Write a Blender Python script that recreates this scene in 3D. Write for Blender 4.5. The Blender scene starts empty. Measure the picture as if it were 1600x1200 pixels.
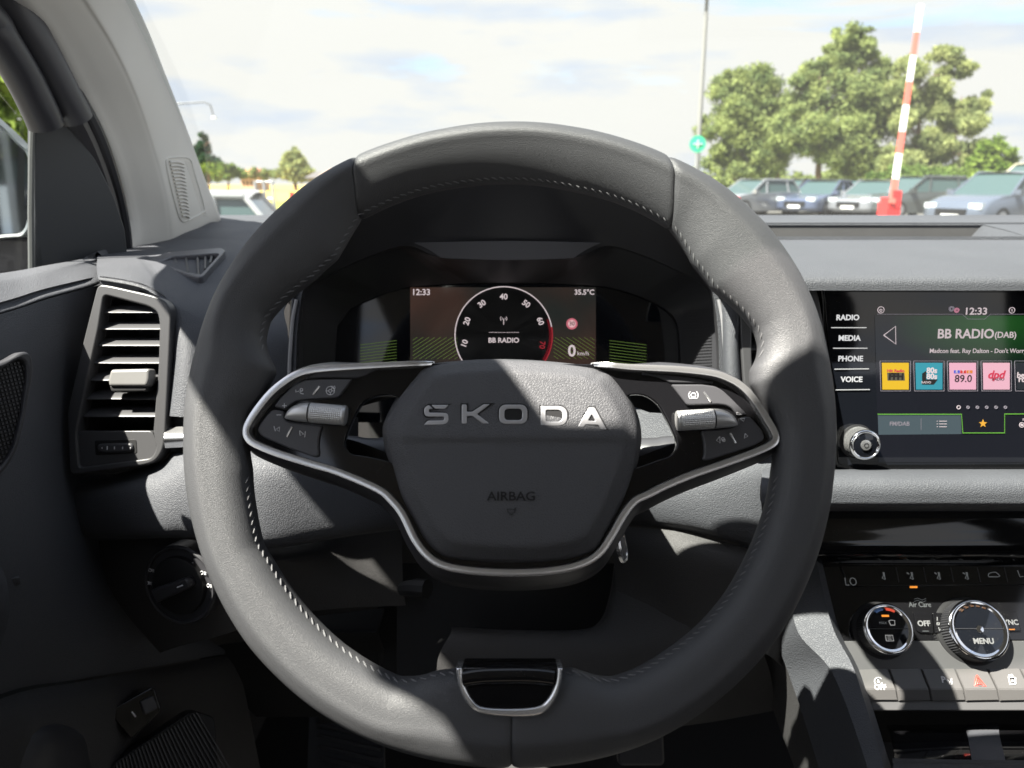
import bpy, math, random
from math import sin, cos, pi, radians as R, sqrt
from mathutils import Vector as V, Matrix
import numpy as np
random.seed(7); rng = np.random.default_rng(7)
S = bpy.context.scene; C = S.collection

# ---------------------------------------------------------------- camera, sky, sun, exposure
EYE = V((0, 0, 1.30)); PITCH = R(14.7); FPX = 1200.0
CP, SP = cos(PITCH), sin(PITCH)
cd = bpy.data.cameras.new('camera'); cam = bpy.data.objects.new('camera', cd); C.objects.link(cam)
cam.location = EYE; cam.rotation_euler = (R(90)-PITCH, 0, 0)
cd.sensor_width = 36; cd.lens = 27; cd.clip_start = .02; cd.clip_end = 3000
cd.dof.use_dof = True; cd.dof.focus_distance = .53; cd.dof.aperture_fstop = 10.5
S.camera = cam
SUN = V((-.56, -.31, 1)).normalized()              # towards the sun: high on the left, a little behind
w = bpy.data.worlds.new("World"); S.world = w; w.use_nodes = True
nt = w.node_tree; nt.nodes.clear()
def N(nt, t, **k):
    n = nt.nodes.new(t)
    for a, b in k.items():
        if a in n.inputs.keys(): n.inputs[a].default_value = b
        else: setattr(n, a, b)
    return n
L = lambda nt, a, b: nt.links.new(a, b)
out = N(nt, 'ShaderNodeOutputWorld'); bg = N(nt, 'ShaderNodeBackground'); bg.inputs['Strength'].default_value = .055
sky = N(nt, 'ShaderNodeTexSky', sky_type='NISHITA', sun_disc=False)
sky.sun_elevation = math.asin(SUN.z); sky.sun_rotation = math.atan2(SUN.x, SUN.y)
sky.air_density = 1.0; sky.dust_density = 1.0; sky.ozone_density = 1.5
tc = N(nt, 'ShaderNodeTexCoord'); mp = N(nt, 'ShaderNodeMapping'); mp.inputs['Scale'].default_value = (1.6, 1.6, 7.0)
mp.inputs['Location'].default_value = (1.9, 0.7, .55)
L(nt, tc.outputs['Generated'], mp.inputs['Vector'])
cn = N(nt, 'ShaderNodeTexNoise'); cn.inputs['Scale'].default_value = 1.7; cn.inputs['Detail'].default_value = 7; cn.inputs['Roughness'].default_value = .58
cn.inputs['Distortion'].default_value = .4
L(nt, mp.outputs[0], cn.inputs['Vector'])
cr = N(nt, 'ShaderNodeValToRGB'); cr.color_ramp.elements[0].position = .27; cr.color_ramp.elements[1].position = .43
L(nt, cn.outputs[0], cr.inputs[0])
cn2 = N(nt, 'ShaderNodeTexNoise'); cn2.inputs['Scale'].default_value = 3.4; cn2.inputs['Detail'].default_value = 6
L(nt, mp.outputs[0], cn2.inputs['Vector'])
cc = N(nt, 'ShaderNodeValToRGB')
cc.color_ramp.elements[0].position = .34; cc.color_ramp.elements[0].color = (3.0, 3.2, 3.6, 1)
cc.color_ramp.elements[1].position = .5; cc.color_ramp.elements[1].color = (3.75, 3.65, 3.5, 1)
L(nt, cn2.outputs[0], cc.inputs[0])
mx = N(nt, 'ShaderNodeMix', data_type='RGBA'); 
sx = N(nt, 'ShaderNodeSeparateXYZ'); L(nt, tc.outputs['Generated'], sx.inputs[0]); el = N(nt, 'ShaderNodeMapRange'); el.inputs['From Min'].default_value = .25; el.inputs['From Max'].default_value = .75; el.inputs['To Min'].default_value = 1; el.inputs['To Max'].default_value = .45
L(nt, sx.outputs['Z'], el.inputs[0]); ml = N(nt, 'ShaderNodeMath', operation='MULTIPLY'); L(nt, cr.outputs[0], ml.inputs[0]); L(nt, el.outputs[0], ml.inputs[1]); L(nt, ml.outputs[0], mx.inputs[0]); L(nt, sky.outputs[0], mx.inputs[6]); L(nt, cc.outputs[0], mx.inputs[7])
L(nt, mx.outputs[2], bg.inputs[0]); L(nt, bg.outputs[0], out.inputs[0])
sl = bpy.data.lights.new('sun', 'SUN'); sl.energy = 4.8; sl.angle = R(.55); sl.color = (1, .95, .85)
so = bpy.data.objects.new('sun', sl); C.objects.link(so); so.rotation_euler = SUN.to_track_quat('Z', 'Y').to_euler()
vs = S.view_settings; vs.view_transform = 'Standard'; vs.look = 'None'; vs.exposure = 2.55; vs.gamma = 1; vs.use_curve_mapping = False
S.render.film_transparent = False
S.cycles.max_bounces = 8; S.cycles.transparent_max_bounces = 24; S.cycles.diffuse_bounces = 4; S.cycles.glossy_bounces = 4
S.cycles.sample_clamp_indirect = 4; S.cycles.caustics_reflective = False; S.cycles.caustics_refractive = False

# ---------------------------------------------------------------- geometry helpers
def P(px, py, d):                                   # a sight line of the photograph at depth d
    v = (600-py)/FPX
    return V(((px-800)/FPX*d, d*(CP+v*SP), d*(-SP+v*CP))) + EYE
class Fr:                                           # a working plane standing in the car
    def __init__(s, px, py, d, tilt=14.7, yaw=0):
        s.o = P(px, py, d); t = R(tilt); y = R(yaw)
        s.ex = V((cos(y), sin(y), 0)); s.ez = V((sin(y)*cos(t), -cos(y)*cos(t), sin(t))); s.ey = s.ez.cross(s.ex)
        s.m = Matrix.Translation(s.o) @ Matrix((s.ex, s.ey, s.ez)).transposed().to_4x4()
    def q(s, px, py, w=0):
        v = (600-py)/FPX; r = V(((px-800)/FPX, CP+v*SP, -SP+v*CP)); o = s.o + s.ez*w
        t = (o-EYE).dot(s.ez)/r.dot(s.ez); h = EYE + r*t - s.o
        return (h.dot(s.ex), h.dot(s.ey))
    def Q(s, pts, w=0): return [s.q(x, y, w) for x, y in pts]
def cr1(p0, p1, p2, p3, t):
    return [.5*((2*b)+(-a+c)*t+(2*a-5*b+4*c-d)*t*t+(-a+3*b-3*c+d)*t**3) for a, b, c, d in zip(p0, p1, p2, p3)]
def smooth(pts, n=6, closed=True):
    m = len(pts); o = []
    for i in range(m if closed else m-1):
        g = (lambda k: pts[k % m]) if closed else (lambda k: pts[min(max(k, 0), m-1)])
        for k in range(n): o.append(tuple(cr1(g(i-1), g(i), g(i+1), g(i+2), k/n)))
    if not closed: o.append(tuple(pts[-1]))
    return o
def rrect(x0, y0, x1, y1, r, n=5):
    o = []
    for cx, cy, a in ((x1-r, y1-r, 0), (x0+r, y1-r, 90), (x0+r, y0+r, 180), (x1-r, y0+r, 270)):
        for k in range(n+1): t = R(a+90*k/n); o.append((cx+r*cos(t), cy+r*sin(t)))
    return o
def roundpoly(pts, r, n=4):                         # round the corners of a polygon
    o = []; m = len(pts)
    for i in range(m):
        p = V(pts[i][:2]); a = V(pts[i-1][:2]); b = V(pts[(i+1) % m][:2])
        da = (a-p); db = (b-p); ra = min(r, da.length*.45); rb = min(r, db.length*.45)
        A = p+da.normalized()*ra; B = p+db.normalized()*rb
        for k in range(n+1):
            t = k/n; q = A*(1-t)**2+p*2*t*(1-t)+B*t*t; o.append((q.x, q.y))
    return o
def empty(name, label=None, cat=None, m=None, group=None, parent=None, loc=None):
    o = bpy.data.objects.new(name, None); C.objects.link(o); o.empty_display_size = .02
    if m is not None: o.matrix_world = m
    if loc is not None: o.location = loc
    if parent: o.parent = parent
    tag(o, label, cat, group); return o
def tag(o, label=None, cat=None, group=None, kind=None):
    if label: o['label'] = label
    if cat: o['category'] = cat
    if group: o['group'] = group
    if kind: o['kind'] = kind
    return o
def link(name, me, mat=None, parent=None, angle=35, kind=None, label=None):
    if mat is not None and not me.materials: me.materials.append(mat)
    if angle is not None:
        me.shade_smooth()
        if angle < 180: me.set_sharp_from_angle(angle=R(angle))
    o = bpy.data.objects.new(name, me); C.objects.link(o)
    if parent: o.parent = parent
    if kind: o['kind'] = kind
    if label: o['label'] = label
    return o
def mesh(vs_, fs): 
    me = bpy.data.meshes.new('m'); me.from_pydata([tuple(v) for v in vs_], [], fs); me.validate(); return me
def obj(name, vs_, fs, mat, parent=None, **k): return link(name, mesh(vs_, fs), mat, parent, **k)
class MB:                                           # collects several shapes into one mesh
    def __init__(s): s.v = []; s.f = []
    def add(s, vs_, fs):
        b = len(s.v); s.v += [tuple(v) for v in vs_]; s.f += [tuple(i+b for i in f) for f in fs]; return s
    def box(s, c, sz, m=None):
        x, y, z = (q/2 for q in sz); pts = [V((a*x, b*y, g*z)) for a in (-1, 1) for b in (-1, 1) for g in (-1, 1)]
        pts = [(m @ p if m else p)+V(c) for p in pts]
        return s.add(pts, [(0, 1, 3, 2), (4, 6, 7, 5), (0, 4, 5, 1), (2, 3, 7, 6), (0, 2, 6, 4), (1, 5, 7, 3)])
    def mesh(s, me):
        return s.add([v.co for v in me.vertices], [tuple(p.vertices) for p in me.polygons])
    def tube(s, pts, r, n=6, closed=False, ends=True): return s.add(*tube(pts, r, n, closed, ends))
    def build(s, name, mat, parent=None, **k): return obj(name, s.v, s.f, mat, parent, **k)
def plate(outer, w0, w1, bevel=0, holes=(), res=2):  # flat outline(s) with real thickness and a rounded edge
    cu = bpy.data.curves.new('c', 'CURVE'); cu.dimensions = '2D'; cu.fill_mode = 'BOTH'
    h = abs(w1-w0)/2; bevel = min(bevel, h*.98); cu.extrude = h-bevel; cu.bevel_depth = bevel; cu.bevel_resolution = res; cu.offset = -bevel
    for pts in [outer]+list(holes):
        sp = cu.splines.new('POLY'); sp.points.add(len(pts)-1); sp.use_cyclic_u = True
        for i, p in enumerate(pts): sp.points[i].co = (p[0], p[1], 0, 1)
    o = bpy.data.objects.new('c', cu); me = bpy.data.meshes.new_from_object(o); bpy.data.objects.remove(o); bpy.data.curves.remove(cu)
    me.transform(Matrix.Translation((0, 0, (w0+w1)/2))); me.materials.clear(); return me
def tube(pts, r, n=6, closed=False, ends=True):
    pts = [V(p) for p in pts]; m = len(pts); vs_ = []; fs = []; up = None
    for i, p in enumerate(pts):
        a = pts[i-1] if (i > 0 or closed) else p; b = pts[(i+1) % m] if (i < m-1 or closed) else p
        t = (b-a).normalized()
        if up is None: up = t.orthogonal().normalized()
        up = (up-t*up.dot(t)).normalized(); sd = t.cross(up); rr = r[i] if hasattr(r, '__len__') else r
        for k in range(n): an = 2*pi*k/n; vs_.append(p+(up*cos(an)+sd*sin(an))*rr)
    for i in range(m if closed else m-1):
        for k in range(n):
            a = i*n+k; b = i*n+(k+1) % n; c = ((i+1) % m)*n+(k+1) % n; d = ((i+1) % m)*n+k; fs.append((a, b, c, d))
    if ends and not closed: fs.append(tuple(range(n))[::-1]); fs.append(tuple(range((m-1)*n, m*n)))
    return vs_, fs
def sweep(path, prof, up=(0, 0, 1), closed=False, scale=None):   # profile (side, up) along a path, up fixed
    path = [V(p) for p in path]; m = len(path); k = len(prof); up = V(up); vs_ = []; fs = []
    for i, p in enumerate(path):
        a = path[i-1] if (i > 0 or closed) else p; b = path[(i+1) % m] if (i < m-1 or closed) else p
        t = (b-a).normalized(); sd = t.cross(up).normalized(); u2 = sd.cross(t); sc = scale[i] if scale else 1
        for x, y in prof: vs_.append(p+sd*x*sc+u2*y*sc)
    for i in range(m if closed else m-1):
        for j in range(k):
            a = i*k+j; b = i*k+(j+1) % k; c = ((i+1) % m)*k+(j+1) % k; d = ((i+1) % m)*k+j; fs.append((a, d, c, b))
    if not closed: fs.append(tuple(range(k))); fs.append(tuple(range((m-1)*k, m*k))[::-1])
    return vs_, fs
def grid(rows, cu=False, cv=False):
    m = len(rows); n = len(rows[0]); vs_ = [p for r in rows for p in r]; fs = []
    for i in range(m if cv else m-1):
        for j in range(n if cu else n-1):
            a = i*n+j; b = i*n+(j+1) % n; c = ((i+1) % m)*n+(j+1) % n; d = ((i+1) % m)*n+j; fs.append((a, d, c, b))
    return vs_, fs
def patch(rows, nu=6, nv=6, thick=.004, px=True, back=None):      # smooth sheet through rows of sight points, given real thickness
    rows = [[tuple(P(*p)) if px else tuple(p) for p in r] for r in rows]
    rows = [smooth(r, nu, False) for r in rows]
    cols = [smooth([r[j] for r in rows], nv, False) for j in range(len(rows[0]))]
    G = [[V(cols[j][i]) for j in range(len(cols))] for i in range(len(cols[0]))]
    m, n = len(G), len(G[0])
    if not thick: return grid(G)
    B = []
    for i in range(m):
        r = []
        for j in range(n):
            du = G[i][min(j+1, n-1)]-G[i][max(j-1, 0)]; dv = G[min(i+1, m-1)][j]-G[max(i-1, 0)][j]
            nn = dv.cross(du)
            nn = nn.normalized() if nn.length > 1e-12 else V((0, -1, 0))
            if nn.dot(EYE-G[i][j]) < 0: nn = -nn
            r.append(G[i][j]-nn*thick)
        B.append(r)
    vs_, fs = grid(G); o = len(vs_); v2, f2 = grid(B); vs_ = vs_+v2; fs = fs+[tuple(i+o for i in f[::-1]) for f in f2]
    for i in range(m-1):
        a, b = i*n, (i+1)*n; fs.append((a, a+o, b+o, b)); a, b = i*n+n-1, (i+1)*n+n-1; fs.append((a, b, b+o, a+o))
    for j in range(n-1):
        a, b = j, j+1; fs.append((a, b, b+o, a+o)); a, b = (m-1)*n+j, (m-1)*n+j+1; fs.append((a, a+o, b+o, b))
    return vs_, fs
def lathe(prof, n=32, axis='z', rib=None):          # prof: (radius, height)
    vs_ = []; fs = []; k = len(prof)
    for i in range(n):
        a = 2*pi*i/n
        for j, (r, h) in enumerate(prof):
            rr = r*(1-(rib[1] if (rib and j in rib[0] and i % 2) else 0)); vs_.append((rr*cos(a), rr*sin(a), h))
    for i in range(n):
        for j in range(k-1): fs.append((i*k+j, ((i+1) % n)*k+j, ((i+1) % n)*k+j+1, i*k+j+1))
    if prof[-1][0] > 1e-6: fs.append(tuple(i*k+k-1 for i in range(n)))
    if prof[0][0] > 1e-6: fs.append(tuple(i*k for i in range(n))[::-1])
    return vs_, fs
def text(s, size, mat, name, parent, loc=(0, 0), w=0, rot=0, ext=.0001, bold=0, align='CENTER', sx=1, shear=0):
    cu = bpy.data.curves.new('t', 'FONT'); cu.body = s; cu.size = size; cu.align_x = align; cu.align_y = 'CENTER'
    cu.extrude = ext; cu.offset = bold*size; cu.resolution_u = 3; cu.shear = shear
    o = bpy.data.objects.new('t', cu); me = bpy.data.meshes.new_from_object(o); bpy.data.objects.remove(o); bpy.data.curves.remove(cu)
    me.materials.clear()
    me.transform(Matrix.Translation((loc[0], loc[1], w)) @ Matrix.Rotation(rot, 4, 'Z') @ Matrix.Diagonal((sx, 1, 1, 1)))
    return link(name, me, mat, parent, angle=None)

# ---------------------------------------------------------------- materials
def mat(name, col, rough=.5, metal=0, grain=None, spec=.5, coat=0, var=0, aniso=0):
    m = bpy.data.materials.new(name); m.use_nodes = True; t = m.node_tree; b = t.nodes['Principled BSDF']
    b.inputs['Base Color'].default_value = (*col, 1); b.inputs['Roughness'].default_value = rough; b.inputs['Metallic'].default_value = metal
    b.inputs['Specular IOR Level'].default_value = spec; b.inputs['Coat Weight'].default_value = coat; b.inputs['Coat Roughness'].default_value = .03
    co = N(t, 'ShaderNodeTexCoord')
    if grain:                                       # (scale, strength, kind)
        sc, st = grain[:2]; kind = grain[2] if len(grain) > 2 else 'leather'
        if kind == 'leather':
            vo = N(t, 'ShaderNodeTexVoronoi', feature='DISTANCE_TO_EDGE'); vo.inputs['Scale'].default_value = sc
            no = N(t, 'ShaderNodeTexNoise'); no.inputs['Scale'].default_value = sc*.8; no.inputs['Detail'].default_value = 2
            ad = N(t, 'ShaderNodeVectorMath', operation='MULTIPLY_ADD'); ad.inputs[1].default_value = (.0016*500/sc,)*3
            L(t, co.outputs['Object'], no.inputs['Vector']); L(t, no.outputs['Color'], ad.inputs[0]); L(t, co.outputs['Object'], ad.inputs[2])
            L(t, ad.outputs[0], vo.inputs['Vector']); src = vo.outputs['Distance']
            rp = N(t, 'ShaderNodeMapRange'); rp.inputs['From Max'].default_value = .22; L(t, src, rp.inputs[0]); src = rp.outputs[0]
            n2 = N(t, 'ShaderNodeTexNoise'); n2.inputs['Scale'].default_value = sc*.5; n2.inputs['Detail'].default_value = 3; L(t, co.outputs['Object'], n2.inputs['Vector'])
            mm = N(t, 'ShaderNodeMath', operation='MULTIPLY_ADD'); mm.inputs[1].default_value = .8; L(t, n2.outputs[0], mm.inputs[0]); L(t, src, mm.inputs[2]); src = mm.outputs[0]
        else:
            no = N(t, 'ShaderNodeTexNoise'); no.inputs['Scale'].default_value = sc; no.inputs['Detail'].default_value = 3
            L(t, co.outputs['Object'], no.inputs['Vector']); src = no.outputs[0]
        bp = N(t, 'ShaderNodeBump'); bp.inputs['Strength'].default_value = st; bp.inputs['Distance'].default_value = .22/sc
        L(t, src, bp.inputs['Height']); L(t, bp.outputs[0], b.inputs['Normal'])
    if var:                                         # dust and wear: colour and gloss vary a little
        n3 = N(t, 'ShaderNodeTexNoise'); n3.inputs['Scale'].default_value = 14; n3.inputs['Detail'].default_value = 5; L(t, co.outputs['Object'], n3.inputs['Vector'])
        r3 = N(t, 'ShaderNodeMapRange'); r3.inputs['From Min'].default_value = .3; r3.inputs['From Max'].default_value = .7
        r3.inputs['To Min'].default_value = 1-var; r3.inputs['To Max'].default_value = 1+var; L(t, n3.outputs[0], r3.inputs[0])
        hs = N(t, 'ShaderNodeMix', data_type='RGBA', blend_type='MULTIPLY'); hs.inputs[0].default_value = 1; hs.inputs[6].default_value = (*col, 1)
        L(t, r3.outputs[0], hs.inputs[7]); L(t, hs.outputs[2], b.inputs['Base Color'])
        m2 = N(t, 'ShaderNodeMath', operation='MULTIPLY'); m2.inputs[1].default_value = rough; L(t, r3.outputs[0], m2.inputs[0]); L(t, m2.outputs[0], b.inputs['Roughness'])
    return m
def dusty(name, col, rough, spec=.5, amount=.5):    # piano black with specks of dust
    m = mat(name, col, rough, spec=spec); t = m.node_tree; b = t.nodes['Principled BSDF']; co = N(t, 'ShaderNodeTexCoord')
    vo = N(t, 'ShaderNodeTexVoronoi'); vo.inputs['Scale'].default_value = 420; L(t, co.outputs['Object'], vo.inputs['Vector'])
    no = N(t, 'ShaderNodeTexNoise'); no.inputs['Scale'].default_value = 30; no.inputs['Detail'].default_value = 4; L(t, co.outputs['Object'], no.inputs['Vector'])
    a = N(t, 'ShaderNodeMapRange'); a.inputs['From Min'].default_value = .12; a.inputs['From Max'].default_value = .02; L(t, vo.outputs['Distance'], a.inputs[0])
    c = N(t, 'ShaderNodeMapRange'); c.inputs['From Min'].default_value = .5; c.inputs['From Max'].default_value = .75; L(t, no.outputs[0], c.inputs[0])
    mu = N(t, 'ShaderNodeMath', operation='MULTIPLY'); L(t, a.outputs[0], mu.inputs[0]); L(t, c.outputs[0], mu.inputs[1])
    ad = N(t, 'ShaderNodeMath', operation='MULTIPLY_ADD'); ad.inputs[1].default_value = .012*amount; L(t, c.outputs[0], ad.inputs[0]); L(t, mu.outputs[0], ad.inputs[2])
    mi = N(t, 'ShaderNodeMix', data_type='RGBA'); mi.inputs[6].default_value = (*col, 1); mi.inputs[7].default_value = (.22, .21, .19, 1)
    L(t, ad.outputs[0], mi.inputs[0]); L(t, mi.outputs[2], b.inputs['Base Color']); return m
def emis(name, col, st=1.0):
    m = bpy.data.materials.new(name); m.use_nodes = True; t = m.node_tree; b = t.nodes['Principled BSDF']
    b.inputs['Base Color'].default_value = (*[c*.1 for c in col], 1); b.inputs['Roughness'].default_value = .5
    b.inputs['Emission Color'].default_value = (*col, 1); b.inputs['Emission Strength'].default_value = st*.62; return m
def glass(name, tint=(.9, .92, .9), gl=.05, dust=0):
    m = bpy.data.materials.new(name); m.use_nodes = True; t = m.node_tree; t.nodes.clear()
    o = N(t, 'ShaderNodeOutputMaterial'); a = N(t, 'ShaderNodeBsdfTransparent'); a.inputs[0].default_value = (*tint, 1)
    g = N(t, 'ShaderNodeBsdfGlossy'); g.inputs['Roughness'].default_value = .02; f = N(t, 'ShaderNodeLayerWeight'); pw = N(t, 'ShaderNodeMath', operation='POWER'); pw.inputs[1].default_value = 5; L(t, f.outputs['Facing'], pw.inputs[0])
    mu = N(t, 'ShaderNodeMath', operation='MULTIPLY_ADD'); mu.inputs[1].default_value = .8; mu.inputs[2].default_value = gl
    x = N(t, 'ShaderNodeMixShader'); L(t, pw.outputs[0], mu.inputs[0]); L(t, mu.outputs[0], x.inputs[0]); L(t, a.outputs[0], x.inputs[1]); L(t, g.outputs[0], x.inputs[2]); L(t, x.outputs[0], o.inputs[0])
    if dust:                                        # fine dust, added as a pale veil over the view outside
        co = N(t, 'ShaderNodeTexCoord'); no = N(t, 'ShaderNodeTexNoise'); no.inputs['Scale'].default_value = 5; no.inputs['Detail'].default_value = 8; L(t, co.outputs['Object'], no.inputs['Vector'])
        vo = N(t, 'ShaderNodeTexVoronoi'); vo.inputs['Scale'].default_value = 60; L(t, co.outputs['Object'], vo.inputs['Vector'])
        r1 = N(t, 'ShaderNodeMapRange'); r1.inputs['To Min'].default_value = dust*.6; r1.inputs['To Max'].default_value = dust*1.4; L(t, no.outputs[0], r1.inputs[0])
        r2 = N(t, 'ShaderNodeMapRange'); r2.inputs['From Min'].default_value = .09; r2.inputs['From Max'].default_value = .05; r2.inputs['To Max'].default_value = .0; L(t, vo.outputs['Distance'], r2.inputs[0])
        sm_ = N(t, 'ShaderNodeMath', operation='ADD'); L(t, r1.outputs[0], sm_.inputs[0]); L(t, r2.outputs[0], sm_.inputs[1])
        tl = N(t, 'ShaderNodeBsdfTranslucent'); tl.inputs[0].default_value = (.8, .8, .78, 1); x2 = N(t, 'ShaderNodeMixShader'); L(t, sm_.outputs[0], x2.inputs[0]); L(t, x.outputs[0], x2.inputs[1]); L(t, tl.outputs[0], x2.inputs[2]); L(t, x2.outputs[0], o.inputs[0])
    return m
M = {}
M['leather'] = mat('wheel leather', (.054, .055, .059), .50, grain=(1100, .40), spec=.45)
M['airbag'] = mat('airbag cover vinyl', (.066, .067, .073), .56, grain=(760, .6), spec=.4)
M['dash'] = mat('soft dashboard skin', (.064, .067, .076), .58, grain=(600, .6), spec=.4, var=.06)
M['dash_lower'] = mat('hard lower trim plastic', (.044, .043, .044), .6, grain=(620, .4), spec=.35, var=.06)
M['smooth_dark'] = mat('smooth dark plastic', (.034, .034, .038), .42, spec=.45, var=.08)
M['vent'] = mat('satin vent plastic', (.052, .052, .055), .38, spec=.5, grain=(2500, .15, 'noise'))
M['black'] = mat('matt black plastic', (.012, .012, .013), .6, spec=.3)
M['piano'] = dusty('piano black', (.006, .006, .007), .06)
M['screen'] = dusty('screen glass black', (.006, .007, .010), .045, amount=.25)
M['satin'] = mat('satin silver', (.70, .70, .71), .24, .88, var=.05); M['emblem'] = mat('emblem silver', (.50, .50, .52), .35, .6)
M['dull_silver'] = mat('dull silver', (.50, .50, .50), .42, .7); M['chrome'] = mat('bright chrome', (.85, .85, .86), .07, 1)
M['stitch'] = mat('grey stitching thread', (.13, .13, .135), .8)
M['button'] = mat('soft touch button', (.05, .05, .055), .42, spec=.45)
M['print'] = mat('pale button print', (.62, .62, .64), .5)
M['pillar'] = mat('pale grey woven pillar cloth', (.72, .70, .655), .85, grain=(1400, .35, 'noise'), spec=.2, var=.02)
M['rubber'] = mat('black rubber seal', (.022, .022, .026), .45, var=.1)
M['carpet'] = mat('black carpet', (.03, .03, .031), .95, grain=(900, .8, 'noise'))
M['glass'] = glass('windscreen glass', (.77, .80, .79), .03, dust=.013)
M['side_glass'] = glass('side window glass', (.92, .93, .92), .03)
M['red'] = mat('red print', (.7, .06, .04), .5)
# ---------------------------------------------------------------- the car round the driver: roof, glass, pillars
def W(x, y, z): return V((x, y, z+1.30))
A_in = [W(-.47, 1.24, -.075), P(345, 345, 1.15), P(322, 285, 1.08), P(291, 200, 1.0), P(256, 110, .90), P(210, 0, .785), W(-.345, .62, .285), W(-.318, .42, .375), W(-.290, .262, .412), W(-.268, .14, .43)]
A_rd = [W(-.43, .98, -.12), P(266, 378, .95), P(258, 310, .915), P(238, 232, .87), P(200, 125, .79), P(128, 0, .70), W(-.385, .56, .27), W(-.36, .36, .365), W(-.335, .24, .40), W(-.33, .13, .418)]
A_out = [W(-.46, .88, -.12), P(197, 388, .885), P(190, 325, .87), P(165, 240, .82), P(112, 140, .755), P(25, 0, .665), W(-.435, .53, .235), W(-.425, .34, .335), W(-.405, .235, .388), W(-.385, .12, .40)]
A_back = [p+V((-.05, .035, -.01)) for p in A_out]
A_front = [p+V((-.02, .05, .0)) for p in A_in]
pil = empty('windscreen_pillar', 'pale grey cloth windscreen pillar rising to the upper left from the dashboard end', 'pillar', loc=W(-.42, .95, -.08))
inv = lambda o: o.matrix_basis.inverted()
def wobj(name, vs_, fs, m, parent, **k):            # world-space shape under a parent that is only moved
    mi = inv(parent) if parent else Matrix(); return obj(name, [mi @ V(v) for v in vs_], fs, m, parent, **k)
def soft_mid(a, b, t, out, i): 
    p = a[i].lerp(b[i], t); return p + (EYE-p).normalized()*out
rows = []
for i in range(10):
    rows.append([A_front[i], A_in[i], soft_mid(A_in, A_rd, .12, .006, i), soft_mid(A_in, A_rd, .5, .012, i), soft_mid(A_in, A_rd, .88, .008, i), A_rd[i],
                 soft_mid(A_rd, A_out, .15, .002, i), soft_mid(A_rd, A_out, .6, .004, i), A_out[i], A_back[i]])
rows = [smooth([tuple(p) for p in r], 4, False) for r in rows]
cols = [smooth([r[j] for r in rows], 8, False) for j in range(len(rows[0]))]
G = [[cols[j][i] for j in range(len(cols))] for i in range(len(cols[0]))]
wobj('cloth_cover', *grid(G, cu=True), M['pillar'], pil, angle=50)
# tweeter grille: a shield of raised curved ribs lying on the pillar
from mathutils.bvhtree import BVHTree
tree_ = BVHTree.FromPolygons(*[[tuple(p) for p in q] for q in grid(G, cu=True)])
def drape(x, y, off):
    d_ = (P(x, y, 1)-EYE).normalized(); h, n_, i_, t_ = tree_.ray_cast(EYE, d_)
    if h is None: return P(x, y, 1.0)
    if n_.dot(d_) > 0: n_ = -n_
    return h+n_*off
def dtube(name, pts, r, off, closed=False, n=5): vs_, fs = tube([drape(x, y, off) for x, y in pts], r, n, closed); wobj(name, vs_, fs, M['pillar'], pil)
go = [(260, 249), (270, 246), (290, 246), (298, 252), (303, 270), (312, 300), (319, 326), (315, 333), (300, 341), (288, 346), (281, 342), (275, 325), (267, 295), (260, 262)]
dtube('grille_rim', smooth(go, 4), .0009, .0004, True, 6)
for k in range(16):
    y = 253+k*5.6; xa = 261+(y-249)*.235; xb = xa+23-k*.68
    dtube('grille_rib', smooth([(xa+1.5, y), ((xa*.4+xb*.6), y-.3), (xb, y+3.0)], 5, False), .0016, .0012)
for k in range(22):
    x = 289-k*.35+(k*1.7); y = 252+k*4.0
    if y < 338: dtube('grille_rib', [(xx, y+(xx-x)*.3) for xx in (x, x+6, min(x+12, 300+(y-252)*.21))], .0006, .0001, n=4)
# windscreen, roof with header, far side
ws = empty('windscreen', 'clear front windscreen above the dashboard', 'windscreen', loc=W(.37, 1.3, -.07))
rows = []
for i in range(9):
    t = i/8; y = 1.34-1.065*t; z_ = -.085+.500*t+.028*sin(pi*t); xl = -.54+.25*t; xr = 1.28-.25*t
    rows.append([tuple(W(xl+(xr-xl)*j/12, y+(.11-.055*t)*(1-((j-6)/6)**2)-.06*(1-t)*(abs(j-6) == 6), z_+.018*(1-((j-6)/6)**2))) for j in range(13)])
wobj('glass_pane', *grid([smooth(r, 2, False) for r in rows]), M['glass'], ws, angle=180)
roof = empty('car_roof', 'pale roof lining over the front seats', 'roof', loc=W(.37, 0, .3))
rr = []
hy = lambda x: float(np.interp(.37-abs(x-.37), [-.30, -.26, -.164, -.119, .05, .37], [.240, .233, .250, .262, .285, .30]))
for y, z_, xl, xr in ((.002, .418, -.285, 1.025), (-.01, .414, -.29, 1.03), (-.03, .425, -.30, 1.04), (-.09, .437, -.395, 1.135), (-.25, .445, -.405, 1.145), (-1.0, .45, -.405, 1.145), (-2.1, .38, -.39, 1.13)):
    rr.append([W(xl+(xr-xl)*q, y+hy(xl+(xr-xl)*q), z_-(.010 if q in (0, 1) else 0)+.008*(1-(2*q-1)**2)) for q in (0, .03, .08, .14, .25, .35, .5, .65, .75, .86, .92, .97, 1)])
vs_, fs = patch(rr, 4, 3, .02, px=False); wobj('roof_lining', vs_, fs, mat('grey roof cloth', (.26, .26, .25), .9), roof, angle=60)
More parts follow.
